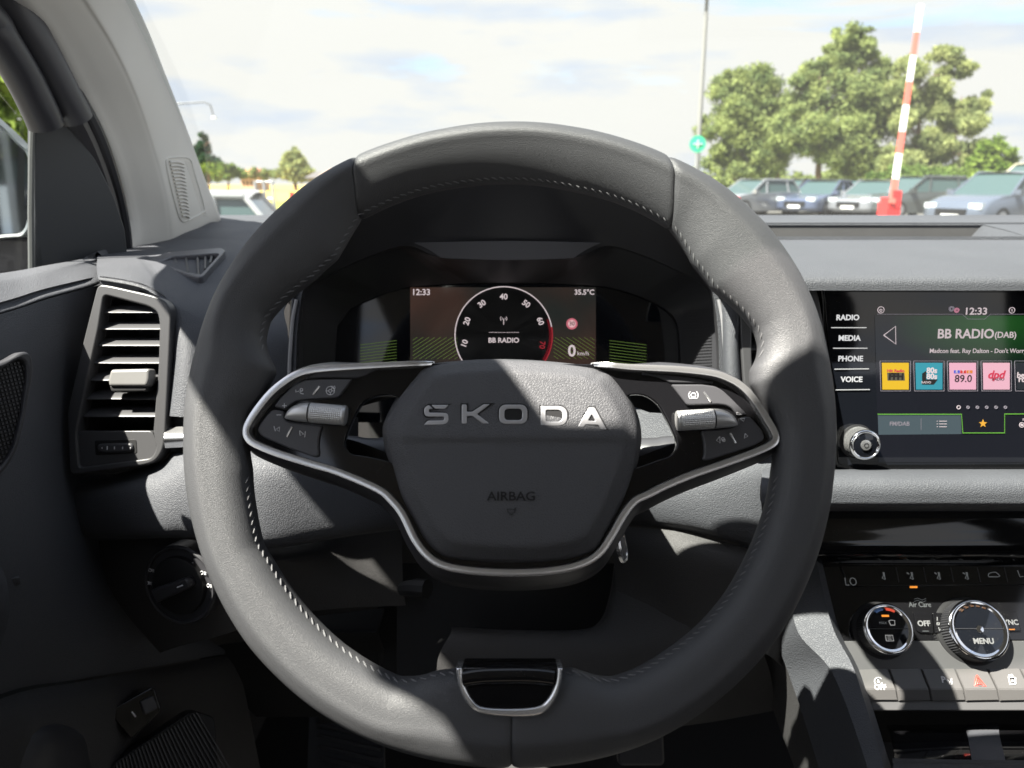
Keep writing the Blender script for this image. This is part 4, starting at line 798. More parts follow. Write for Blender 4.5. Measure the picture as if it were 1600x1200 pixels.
link('sync_key', plate(roundpoly(CQ([(1040, 398), (1152, 396), (1178, 502), (1050, 508)]), .001), 0, .002, .0006), M['piano'], cp_)
ctube([(656, 501), (690, 501)], DIM, .0004, .0022); ctube([(1112, 492), (1150, 492)], LED, .0005, .0022)
ctube([(735, 425), (735, 445)], PW, .0004, .0022); ctube([(735, 455), (745, 455), (745, 468), (735, 468), (735, 455)], PW, .0005, .0022); ctube([(742, 480), (748, 500), (752, 490)], PW, .0004, .0022)
def cknob(x, y, r, bx, by):
    u, v = FCL.q(bx, by, .002); h = knob('k', cp_, FCL, (u, v), r, .0165, M['screen'], M['chrome'], M['smooth_dark']); return u, v, h
kx = .0003
u, v, h = cknob(0, 0, .0205, 1377, 985)
obj('face_split', *tube([(u-.0165, v, h+.0002), (u+.0165, v, h+.0002)], .0003, 4), M['smooth_dark'], cp_)
def karc(u, v, r, a0, a1, h, m, rad=.0006, name='scale_mark'): obj(name, *tube([(u+r*cos(R(a0+(a1-a0)*k/8)), v+r*sin(R(a0+(a1-a0)*k/8)), h+.0002) for k in range(9)], rad, 4), m, cp_)
karc(u, v, .0155, 62, 88, h, emis('scale red', (1, .12, .06), .2), .0010); karc(u, v, .0155, 98, 122, h, emis('scale blue', (.1, .2, .45), .08), .0009)
link('knob_light', plate([(u-.004, v+.0095), (u+.002, v+.0095), (u+.002, v+.0111), (u-.004, v+.0111)], h, h+.0004, 0), LED, cp_, angle=None)
text('MAX', .003, DIM, 'panel_text', cp_, (u-.004, v+.0045), h+.0002); obj('demist_symbol', *tube([(u+.001, v+.0062, h+.0003), (u+.003, v+.0068, h+.0003), (u+.006, v+.0065, h+.0003), (u+.0055, v+.0028, h+.0003), (u+.002, v+.0028, h+.0003), (u+.001, v+.0062, h+.0003)], .0004, 4), PW, cp_)
obj('rear_demist_symbol', *tube([(u-.001+a, v-.0075+b_, h+.0003) for a, b_ in ((-.003, -.0022), (.003, -.0022), (.003, .0022), (-.003, .0022), (-.003, -.0022))], .0004, 4), PW, cp_)
for j in (-1, 0, 1): obj('rear_demist_symbol', *tube([(u-.0026, v-.0075+j*.001, h+.0003), (u+.0006, v-.0075+j*.001, h+.0003)], .00022, 3), PW, cp_)
u, v, h = cknob(0, 0, .0245, 1516, 986)
obj('face_split', *tube([(u-.0205, v+.0006, h+.0002), (u+.0205, v+.0006, h+.0002)], .00035, 4), M['smooth_dark'], cp_)
obj('centre_pin', *lathe([(.0033, h), (.003, h+.0008), (.0001, h+.001)], 24), M['chrome'], cp_).matrix_local = Matrix.Translation((u, v, 0))
text('MENU', .0062, PW, 'panel_text', cp_, (u+.001, v-.0095), h+.0002, bold=.03)
for k in range(5): karc(u, v, .0188, 62+k*15, 70+k*15, h, emis('scale brown', (.35, .16, .07), .06), .0007)
cknob(0, 0, .0205, 1660, 986)
# key row
FK = Fr(1470, 1045, .640, 40, 0)
kr = empty('console_key_row', 'row of grey console keys with start stop, parking, hazard and lock symbols', 'control panel', m=FK.m)
link('surround', plate(roundpoly(FK.Q([(1312, 1001), (1960, 1000), (1960, 1110), (1358, 1110), (1346, 1092), (1338, 1050)]), .002), -.012, -.0015, .0008), M['smooth_grey'] if 'smooth_grey' in M else mat('grey surround plastic', (.065, .065, .067), .45, var=.06), kr)
tops = [1342, 1391, 1442, 1495, 1546, 1597, 1648, 1700]; bots = [1352, 1406, 1458, 1512, 1565, 1618, 1671, 1724]
kb = mat('satin key plastic', (.085, .083, .082), .38, var=.05)
for k in range(7):
    a, b_, c_, d_ = (tops[k]+1.3, 1045), (tops[k+1]-2.2, 1044), (bots[k+1]-1.3, 1094), (bots[k]+1, 1095)
    if k == 0: a, d_ = (1343, 1046), (1353, 1094)
    q = FK.Q([a, b_, c_, d_], .003); m1 = FK.q((a[0]*.35+d_[0]*.65), 1077, .004); m2 = FK.q((b_[0]*.35+c_[0]*.65), 1077, .004)
    vs_ = [V((*q[0], .0005)), V((*q[1], .0005)), V((*m2, .0042)), V((*m1, .0042)), V((*q[2], .0008)), V((*q[3], .0008))]
    top_ = [p.copy() for p in vs_]; bot = [V((p.x, p.y, -.006)) for p in vs_]
    fs = [(0, 3, 2, 1), (3, 5, 4, 2), (0, 1, 7, 6), (1, 2, 8, 7), (2, 4, 10, 8), (4, 5, 11, 10), (5, 3, 9, 11), (3, 0, 6, 9)]
    me = mesh(top_+bot, fs); import bmesh
    bm = bmesh.new(); bm.from_mesh(me); bmesh.ops.bevel(bm, geom=[e for e in bm.edges if all(v_.index < 6 for v_ in e.verts)], offset=.0005, segments=2, affect='EDGES'); bmesh.ops.recalc_face_normals(bm, faces=bm.faces); bm.to_mesh(me); bm.free()
    link('key', me, kb, kr, angle=30)
def kt(pts, m=M['print'], r=.00032, w=.0034, name='key_symbol'): obj(name, *tube([(*p, w) for p in FK.Q(zc(pts), w)], r, 4), m, kr)
def ktx(s, size, x, y, w=.0036, **k): text(s, size, M['print'], 'key_text', kr, FK.q(*zc([(x, y)])[0], w), w, **k)
kt(circ(420, 770, 21, 20, 320), r=.0004, w=.0030); ktx('A', .0042, 420, 772, .0028, bold=.03); ktx('OFF', .0056, 430, 802, .0040, bold=.02)
ktx('P', .0068, 768, 762, .0030, bold=.03); kt([(778, 758), (795, 775)], w=.0033); kt([(790, 760), (804, 780)], w=.0033); kt([(800, 785), (812, 755), (814, 785), (800, 785)], w=.0035)
KR = mat('hazard red', (.75, .07, .05), .45); kt([(948, 738), (935, 793), (995, 797), (948, 738)], KR, .0007, .0034); kt([(954, 760), (948, 785), (975, 787), (954, 760)], KR, .0006, .0036)
kt([(1118, 750), (1120, 736), (1136, 734), (1142, 748), (1155, 750), (1155, 785), (1125, 787), (1118, 750), (1142, 748)], r=.0005, w=.0036); kt([(1138, 762), (1139, 773)], r=.0006, w=.0038)
# bolster at the side of the console
cb = empty('console_bolster', 'padded black side bolster running down the centre console', 'console trim', loc=P(1300, 1050, .64))
def bp(name, rows, m='dash', **k):
    if name == 'bolster_pad': rows = [[r[0], tuple(a+(b_-a)*.92 for a, b_ in zip(r[0], r[1])), r[1], tuple(a+(b_-a)*.08 for a, b_ in zip(r[1], r[2])), r[2], r[3]] for r in rows]
    vs_, fs = patch(rows, 1 if name == 'bolster_pad' else 5, 6, .006); return wobj(name, vs_, fs, M[m], cb, angle=50, **k)
bp('bolster_pad', [[(1226, 840, .70), (1250, 845, .68), (1272, 850, .672), (1282, 852, .69)], [(1212, 930, .69), (1238, 925, .665), (1285, 920, .653), (1296, 922, .67)], [(1215, 1000, .685), (1247, 988, .648), (1303, 985, .636), (1314, 990, .655)], [(1233, 1055, .68), (1294, 1041, .628), (1332, 1040, .622), (1340, 1042, .64)], [(1252, 1110, .67), (1322, 1101, .610), (1352, 1100, .606), (1362, 1102, .625)],
                   [(1280, 1200, .65), (1356, 1200, .585), (1380, 1196, .582), (1392, 1198, .60)], [(1310, 1290, .63), (1385, 1290, .56), (1405, 1290, .557), (1420, 1290, .58)]])
bp('console_side', [[(1180, 900, .78), (1224, 880, .69)], [(1170, 1010, .76), (1222, 1000, .685)], [(1190, 1060, .75), (1240, 1058, .68)], [(1215, 1130, .74), (1260, 1120, .668)], [(1245, 1210, .72), (1284, 1208, .65)], [(1275, 1300, .70), (1312, 1298, .63)]], 'dash_lower')
tr = empty('console_tray', 'glossy black open storage tray under the console keys', 'storage tray', loc=P(1480, 1150, .66))
def tp_(name, rows, m, **k): vs_, fs = patch(rows, 4, 4, .003); return wobj(name, vs_, fs, M[m], tr, angle=50, **k)
tp_('tray_back', [[(1340, 1090, .70), (1500, 1090, .70), (1750, 1090, .70)], [(1350, 1160, .72), (1500, 1160, .72), (1750, 1160, .72)]], 'black')
tp_('tray_floor', [[(1385, 1133, .68), (1480, 1132, .68), (1560, 1132, .68), (1750, 1132, .68)], [(1392, 1150, .625), (1480, 1150, .622), (1560, 1150, .622), (1750, 1150, .622)], [(1400, 1196, .583), (1480, 1197, .583), (1560, 1198, .583), (1750, 1200, .583)]], 'piano')
tp_('sunlit_mat_patch', [[(1506, 1134, .672), (1530, 1131, .672), (1560, 1131, .672)], [(1512, 1150, .6205), (1535, 1150, .6205), (1562, 1150, .6205)], [(1520, 1194, .5835), (1545, 1193, .5835), (1572, 1192, .5835)]], 'dash')  # piece of mat cut to the outline of the sunlit patch
tp_('tray_lip', [[(1395, 1192, .588), (1480, 1194, .586), (1560, 1195, .586), (1750, 1197, .586)], [(1396, 1201, .576), (1480, 1202, .574), (1560, 1203, .574), (1750, 1204, .574)], [(1400, 1300, .56), (1480, 1300, .56), (1560, 1300, .56), (1750, 1300, .56)]], 'dash_lower')
# ---------------------------------------------------------------- light switch
FL = Fr(281, 914, .664, 8, -14)
lsw = empty('light_switch', 'round black headlight switch on the lower dashboard', 'switch', m=FL.m)
r0 = .0322
obj('switch_bezel', *lathe([(r0*1.1, -.016), (r0*1.1, 0), (r0*1.05, .0016), (r0, .001), (r0*.99, -.001), (.0001, -.0008)], 64), M['smooth_dark'], lsw, angle=40)
obj('rotary_disc', *lathe([(r0*.80, -.001), (r0*.78, .003), (r0*.74, .0038), (.0001, .0036)], 64), M['black'], lsw, angle=40)
ca, sa = cos(R(26)), sin(R(26)); hb = [(-.019, -.006), (.019, -.0045), (.0205, 0), (.019, .0045), (-.019, .006)]
link('switch_grip', plate(roundpoly([(x*ca-y*sa, x*sa+y*ca) for x, y in hb], .002), .0036, .0125, .0018), M['smooth_dark'], lsw)
obj('grip_mark', *tube([(.008*ca, .008*sa, .0127), (.014*ca, .014*sa, .0127)], .0006, 5), M['print'], lsw)
GP = mat('dim grey print', (.75, .75, .77), .5)
def lsy(x, y, kind):
    u, v = FL.q(x, y, .0005); mb = MB(); w_ = .0016 if kind != 'sun' else .0005
    w_ = .0006
    if kind == 'o': mb.tube([(u+.0016*cos(R(a)), v+.0016*sin(R(a)), w_) for a in range(0, 361, 40)], .0003, 4)
    elif kind == 'sun':
        mb.tube([(u+.0016*cos(R(a)), v+.0016*sin(R(a)), w_) for a in range(0, 361, 40)], .0003, 4)
        for a in range(0, 360, 45): mb.tube([(u+.0023*cos(R(a)), v+.0023*sin(R(a)), w_), (u+.0034*cos(R(a)), v+.0034*sin(R(a)), w_)], .0003, 4)
    else:
        mb.tube([(u+.0014*cos(R(a))-.001, v+.0014*sin(R(a)), w_) for a in range(0, 361, 40)], .0003, 4)
        for j in (-1, 0, 1): mb.tube([(u+.001, v+j*.001, w_), (u+.0032, v+j*.001-.0003, w_)], .0002, 4)
    mb.build('switch_symbol', GP, lsw, kind='stuff')
for x, y, k in ((272, 874, 'o'), (236, 891, 'f'), (232, 911, 'f'), (254, 939, 'sun'), (297, 880, 'f'), (317, 895, 'f'), (327, 915, 'f')): lsy(x, y, k)

# ---------------------------------------------------------------- driver door
door = empty('driver_door', 'dark textured inner panel of the driver door on the left', 'car door', loc=P(40, 600, .60))
def dr(name, rows, m='dash', nu=5, nv=6, th=.008, **k): vs_, fs = patch(rows, nu, nv, th); return wobj(name, vs_, fs, M[m], door, angle=50, **k)
dr('sill_pad', [[(-260, 458, .505), (0, 427, .665), (75, 414, .72), (150, 401, .80), (196, 392, .87)], [(-260, 468, .485), (0, 435, .645), (75, 420, .70), (150, 405, .78), (198, 394, .86)],
                [(-260, 486, .470), (0, 445, .628), (75, 429, .683), (140, 413, .760), (185, 398, .85)], [(-260, 548, .448), (0, 484, .59), (75, 460, .645), (148, 440, .71), (185, 425, .80)], [(-260, 560, .452), (0, 490, .592), (75, 466, .647), (148, 447, .712), (180, 435, .78)]])
dr('upper_panel', [[(-260, 560, .447), (0, 491, .588), (75, 467, .643), (152, 446, .708), (200, 430, .78)], [(-260, 640, .435), (0, 560, .575), (70, 550, .63), (135, 540, .70), (200, 530, .78)],
                   [(-260, 800, .42), (0, 700, .56), (60, 700, .61), (120, 700, .69), (200, 700, .80)], [(-260, 950, .41), (0, 850, .55), (80, 850, .61), (150, 850, .70), (220, 850, .80)],
                   [(-260, 1100, .42), (0, 985, .56), (100, 985, .63), (210, 975, .73), (290, 970, .82)], [(-260, 1220, .43), (0, 1085, .58), (120, 1062, .66), (250, 1040, .77), (360, 1020, .86)]])
dr('lower_panel', [[(-260, 1225, .43), (0, 1092, .575), (120, 1066, .655), (255, 1042, .77), (360, 1022, .86)], [(-200, 1300, .40), (0, 1150, .55), (120, 1120, .635), (255, 1090, .75), (380, 1070, .86)], [(-100, 1450, .42), (20, 1320, .56), (160, 1300, .66), (300, 1280, .78), (420, 1270, .88)]], 'dash_lower')
dr('armrest_bump', [[(-120, 865, .50), (-40, 850, .545), (0, 880, .56), (10, 910, .575)], [(-120, 900, .46), (-40, 880, .51), (4, 905, .535), (15, 930, .57)], [(-120, 1000, .45), (-40, 980, .50), (4, 965, .535), (14, 960, .57)], [(-120, 1120, .47), (-40, 1060, .52), (-5, 1020, .55), (8, 990, .575)]])
dr('door_pocket', [[(20, 1140, .60), (80, 1128, .63), (130, 1140, .66), (158, 1175, .68)], [(20, 1160, .575), (80, 1145, .60), (128, 1160, .635), (150, 1190, .665)], [(-20, 1300, .54), (60, 1300, .58), (120, 1300, .62), (170, 1300, .66)]], 'smooth_dark')
# door speaker: framed mesh grille
fdz = Fr(15, 640, .545, 10, 62)
so_ = roundpoly(fdz.Q([(-90, 590), (0, 566), (28, 548), (42, 556), (44, 585), (32, 650), (14, 715), (-10, 745), (-90, 800)]), .008)
mdz = door.matrix_basis.inverted() @ fdz.m
def onz(me, dz=0): me.transform(mdz @ Matrix.Translation((0, 0, dz))); return me
cu_ = sum(p[0] for p in so_)/len(so_); cv_ = sum(p[1] for p in so_)/len(so_)
link('speaker_frame', onz(plate(so_, -.004, .0075, .002, holes=[[(cu_+(u-cu_)*.80, cv_+(v-cv_)*.86) for u, v in so_]])), M['smooth_dark'], door)
link('speaker_cloth', onz(plate([(cu_+(u-cu_)*.82, cv_+(v-cv_)*.88) for u, v in so_], -.002, .003, 0)), M['black'], door)
mb = MB(); us = [p[0] for p in so_]; vv = [p[1] for p in so_]
def inside(u, v):
    c_ = False; k = len(so_)
    for i in range(k):
        (x0, y0), (x1, y1) = so_[i-1], so_[i]; x0, x1 = [cu_+(q-cu_)*.80 for q in (x0, x1)]; y0, y1 = [cv_+(q-cv_)*.86 for q in (y0, y1)]
        if (y0 > v) != (y1 > v) and u < (x1-x0)*(v-y0)/(y1-y0)+x0: c_ = not c_
    return c_
u = min(us)
while u < max(us):
    v = min(vv)
    while v < max(vv):
        if inside(u, v): mb.box((u, v, .0036), (.0014, .0014, .0012))
        v += .0028
    u += .0026
me = mesh(mb.v, mb.f); link('speaker_mesh', onz(me), M['smooth_dark'], door, angle=None, kind='stuff')
FD2 = Fr(215, 1105, .695, 30, 35); mdz = door.matrix_basis.inverted() @ FD2.m
link('switch_plate', onz(plate(roundpoly(FD2.Q([(168, 1112), (240, 1072), (252, 1110), (205, 1155)]), .003), -.02, .002, .001)), M['piano'], door)
link('boot_release', onz(plate(roundpoly(FD2.Q([(218, 1096), (240, 1086), (248, 1106), (226, 1118)], .006), .002), 0, .007, .0015)), M['button'], door)
obj('switch_mark', *tube([door.matrix_basis.inverted() @ (FD2.m @ V((*FD2.q(x, y, .0025), .0025))) for x, y in ((206, 1112), (212, 1120))], .0007, 5), GP, door)
fdl = Fr(260, 1170, .70, 25, 40); mdz = door.matrix_basis.inverted() @ fdl.m; mb = MB()
for k in range(26):
    a = fdl.q(182+k*5, 1192-k*3.2+(k % 2), .003); b_ = fdl.q(196+k*7, 1270-k*2, .003); mb.tube([(*a, .003), (*b_, .003)], .0007, 4)
me = mesh(mb.v, mb.f); link('lower_speaker_mesh', onz(me), M['smooth_dark'], door, kind='stuff')
link('lower_speaker_plate', onz(plate(roundpoly(fdl.Q([(172, 1196), (300, 1110), (335, 1120), (345, 1270), (200, 1280)]), .006), -.02, .0015, .001)), M['black'], door)
# window frame, sash, mirror corner and seals
fpw = [W(-.385, -.34, .40), W(-.388, .05, .405), W(-.402, .20, .392), W(-.414, .274, .362), W(-.428, .37, .306), W(-.440, .48, .240), W(-.447, .60, .176)]+[P(-30, 20, .645), P(0, 62, .665), P(36, 120, .692), P(62, 172, .712), P(72, 196, .722)]
vs_, fs = tube([V(p) for p in smooth([tuple(p) for p in fpw], 5, False)], .016, 28); wobj('window_frame', vs_, fs, mat('dark frame plastic', (.03, .03, .036), .38, grain=(900, .2, 'noise')), door)
fp2 = [(-110, -190, .60), (-35, -75, .645), (22, 10, .680), (58, 70, .70), (95, 140, .728), (118, 185, .75)]
wobj('frame_inner_face', *tube([P(*p) for p in smooth(fp2, 5, False)], .016, 28), mat('dark grey frame trim', (.055, .055, .062), .4), door)
cn_ = Fr(125, 300, .78, 0, 62); mdz = door.matrix_basis.inverted() @ cn_.m
link('mirror_corner', onz(plate(roundpoly(cn_.Q([(54, 200), (60, 188), (78, 180), (100, 182), (118, 205), (150, 250), (180, 310), (196, 360), (200, 400), (150, 430), (54, 432)]), .003), -.012, 0, .0015)), mat('mirror corner plastic', (.028, .031, .036), .5, grain=(900, .3, 'noise')), door)
wobj('glass_run', *tube([P(x, y, d) for x, y, d in ((51, 188, .728), (49, 250, .728), (48, 330, .728), (49, 425, .728))], .0028, 8), mat('grey glass run', (.07, .075, .075), .35), door)
sp = [(-20, -90, .635), (18, -12, .672), (60, 48, .71), (105, 124, .748), (150, 205, .79), (178, 285, .83), (192, 350, .862), (197, 395, .88)]
wobj('door_seal', *tube([P(*p) for p in smooth(sp, 6, False)], .0075, 10), M['rubber'], door)
sp2 = [(-35, -90, .64), (4, 0, .675), (44, 62, .71), (88, 138, .74), (132, 220, .785), (162, 300, .825), (176, 360, .85), (182, 405, .865)]
wobj('inner_seal', *tube([P(*p) for p in smooth(sp2, 6, False)], .011, 10), mat('seal grey', (.04, .038, .042), .4), door)
gq = [W(-.462, .775, -.10), W(-.468, -.34, -.10), W(-.39, -.34, .38), W(-.40, .20, .375), W(-.425, .34, .32), W(-.448, .60, .165), W(-.455, .70, .105), W(-.460, .762, .055)]
wobj('door_glass', gq, [(0, 1, 2, 3, 4, 5, 6, 7)], M['side_glass'], door, angle=None)
mb = MB(); mb.box(W(-.50, .15, -.55), (.05, 1.15, .80)); wobj('door_skin', mb.v, mb.f, mat('grey blue paint', (.10, .12, .14), .25, .3), door, angle=None)
# exterior mirror
mir_ = empty('door_mirror', 'grey blue exterior door mirror seen through the driver window', 'mirror', loc=P(-40, 300, 1.0))
FM = Fr(-40, 300, .98, 4, 14); mm = mir_.matrix_basis.inverted() @ FM.m
ho = smooth([(-190, 240), (-150, 170), (-60, 150), (0, 192), (30, 222), (46, 238), (50, 262), (50, 330), (40, 366), (10, 372), (-100, 380), (-180, 350)], 4)
q = FM.Q(ho); cu_ = sum(p[0] for p in q)/len(q); cv_ = sum(p[1] for p in q)/len(q); rows = [[V((cu_+(u-cu_)*s, cv_+(v-cv_)*s, zz)) for u, v in q] for s, zz in ((.94, .0), (.985, .003), (1, -.004), (1, -.03), (.93, -.06), (.75, -.085), (.4, -.098), (.02, -.10))]
mp1 = mat('grey blue mirror paint', (.07, .085, .095), .6, 0)
o = obj('mirror_housing', *grid(rows, cu=True), mp1, mir_, angle=60); o.matrix_local = mm
o = link('mirror_glass', plate([(cu_+(u-cu_)*.93, cv_+(v-cv_)*.93) for u, v in q], -.01, .0005, 0), mat('mirror glass', (.36, .42, .46), .04, 1), mir_); o.matrix_local = mm @ Matrix.Rotation(R(6), 4, 'Y')
o = link('mirror_foot', plate(smooth(FM.Q([(-120, 372), (40, 366), (60, 380), (80, 470), (-60, 480)]), 3), -.07, -.02, .01), M['rubber'], mir_); o.matrix_local = mm

# ---------------------------------------------------------------- steering column and stalks, footwell
col = empty('steering_column', 'black steering column shroud behind the wheel with two control stalks', 'steering column', loc=P(797, 720, .56))
def ring_(cx, cy, rx, ry, d, n=28): return [P(cx+rx*math.copysign(abs(cos(2*pi*k/n))**.75, cos(2*pi*k/n)), cy+ry*math.copysign(abs(sin(2*pi*k/n))**.75, sin(2*pi*k/n)), d) for k in range(n)]
rows = [ring_(797, 740, 60, 60, .50), ring_(797, 745, 150, 120, .505), ring_(797, 750, 165, 140, .52), ring_(797, 745, 158, 145, .56), ring_(797, 735, 150, 140, .62), ring_(797, 720, 140, 130, .74)]
wobj('column_shroud', *grid([smooth([tuple(p) for p in r], 2) for r in rows], cu=True), M['smooth_dark'], col, angle=50)
for s in (-1, 1):
    X_ = lambda x: 797+s*(x-797)
    pts = [(X_(900), 700, .535), (X_(960), 702, .53), (X_(1010), 712, .52), (X_(1040), 708, .518), (X_(1070), 702, .516)]
    rr_s = [.0075, .008, .009, .0105, .010, .011, .012, .012, .0115, .0115, .011, .010, .004]
    vs_, fs = tube([P(*p) for p in smooth(pts, 3, False)], rr_s, 12); wobj('stalk', vs_, fs, M['button'], col, label='left indicator stalk' if s < 0 else 'right wiper stalk')
    wobj('stalk_band', *tube([P(X_(975), 704, .528), P(X_(1004), 711, .522)], .0112, 14), M['button'], col)
# start button pod at the right of the shroud
stb = Fr(972, 851, .50, 16, 77); o = obj('start_button', *lathe([(.0118, -.002), (.0118, 0), (.0105, .0012), (.0098, .001), (.0094, -.001), (.0001, -.0005)], 40), M['satin'], col, angle=40); o.matrix_local = col.matrix_basis.inverted() @ stb.m
o = obj('start_button_face', *lathe([(.0092, -.001), (.009, .0004), (.0001, .001)], 40), M['button'], col); o.matrix_local = col.matrix_basis.inverted() @ stb.m
wobj('column_lever', *tube([P(632, 920, .60), P(650, 919, .58), P(668, 920, .575)], [.006, .007, .0072], 10), M['black'], col)
ft = empty('footrest', 'dark ribbed driver footrest in the footwell', 'footrest', loc=P(540, 1150, .95))
vs_, fs = patch([[(484, 1085, 1.0), (540, 1088, 1.0), (600, 1092, 1.0)], [(482, 1150, .95), (540, 1150, .95), (600, 1152, .95)], [(478, 1260, .88), (540, 1260, .88), (602, 1262, .88)]], 4, 4, .02)
wobj('footrest_plate', vs_, fs, mat('footrest rubber', (.05, .052, .056), .7), ft)
for k in range(9): wobj('rib', *tube([P(490+k*2, 1098+k*17, .985-k*.012), P(596, 1120+k*17, .97-k*.012)], .003, 5), M['smooth_dark'], ft)
pd = empty('brake_pedal', 'dark brake pedal in the shaded footwell', 'pedal', loc=P(1000, 1160, .95))
wobj('pedal_arm', *tube([P(1004, 1040, 1.05), P(1000, 1150, .97)], .012, 8), M['smooth_dark'], pd)
fpd = Fr(1000, 1160, .94, 30); o = link('pedal_pad', plate(rrect(-.028, -.025, .028, .025, .006), -.01, .006, .003), M['smooth_dark'], pd); o.matrix_local = pd.matrix_basis.inverted() @ fpd.m
# ---------------------------------------------------------------- outside: ground, field, trees, cars, barrier
def noisemat(name, c1, c2, sc, rough=.9, trans=0):
    m = mat(name, c1, rough, spec=.2); t = m.node_tree; b = t.nodes['Principled BSDF']; co = N(t, 'ShaderNodeTexCoord'); no = N(t, 'ShaderNodeTexNoise'); no.inputs['Scale'].default_value = sc; no.inputs['Detail'].default_value = 6
    L(t, co.outputs['Object'], no.inputs['Vector']); rp = N(t, 'ShaderNodeValToRGB'); rp.color_ramp.elements[0].position = .35; rp.color_ramp.elements[1].position = .65
    rp.color_ramp.elements[0].color = (*c1, 1); rp.color_ramp.elements[1].color = (*c2, 1); L(t, no.outputs[0], rp.inputs[0]); L(t, rp.outputs[0], b.inputs['Base Color'])
    if trans: b.inputs['Subsurface Weight'].default_value = 0
    return m
def leafmat(name, c1, c2):
    m = bpy.data.materials.new(name); m.use_nodes = True; t = m.node_tree; t.nodes.clear(); o = N(t, 'ShaderNodeOutputMaterial')
    co = N(t, 'ShaderNodeTexCoord'); no = N(t, 'ShaderNodeTexNoise'); no.inputs['Scale'].default_value = 1.3; no.inputs['Detail'].default_value = 4; L(t, co.outputs['Object'], no.inputs['Vector'])
    rp = N(t, 'ShaderNodeValToRGB'); rp.color_ramp.elements[0].position = .38; rp.color_ramp.elements[1].position = .62; rp.color_ramp.elements[0].color = (*c1, 1); rp.color_ramp.elements[1].color = (*c2, 1); L(t, no.outputs[0], rp.inputs[0])
    d = N(t, 'ShaderNodeBsdfDiffuse'); tr_ = N(t, 'ShaderNodeBsdfTranslucent'); mx_ = N(t, 'ShaderNodeMixShader'); mx_.inputs[0].default_value = .35
    L(t, rp.outputs[0], d.inputs[0]); L(t, rp.outputs[0], tr_.inputs[0]); L(t, d.outputs[0], mx_.inputs[1]); L(t, tr_.outputs[0], mx_.inputs[2]); L(t, mx_.outputs[0], o.inputs[0]); return m
def G0(px, py, d): p = P(px, py, d); return p
asph = noisemat('pale asphalt', (.10, .098, .092), (.15, .145, .135), .6)
tag(obj('ground', [(-600, -60, 0), (600, -60, 0), (600, 900, 0), (-600, 900, 0)], [(0, 1, 2, 3)], asph, angle=None), kind='structure')
tag(obj('wheat_field', [(-400, 52, .05), (-6, 52, .05), (16, 60, .05), (60, 60, .05), (120, 420, .05), (-400, 420, .05)], [(0, 1, 2, 3, 4, 5)], noisemat('ripe wheat', (.38, .27, .07), (.48, .36, .10), .15), angle=None), kind='structure')
tag(obj('grass_verge', [(-60, 38, .03), (80, 36, .03), (90, 62, .03), (-60, 52, .03)], [(0, 1, 2, 3)], noisemat('dry grass', (.14, .19, .04), (.30, .28, .07), .5), angle=None), kind='structure')
GREENS = {'pine': leafmat('pine needles', (.13, .175, .07), (.32, .37, .14)), 'birch': leafmat('birch leaves', (.19, .23, .10), (.37, .40, .17)), 'bush': leafmat('bush leaves', (.09, .15, .04), (.19, .26, .07)), 'fir': leafmat('fir needles', (.03, .065, .04), (.06, .11, .055)), 'lime': leafmat('lime green leaves', (.11, .18, .03), (.24, .32, .07))}  # lime is a brighter yellow green leaf colour
BARK = mat('brown bark', (.16, .10, .07), .9, grain=(12, .5, 'noise'))
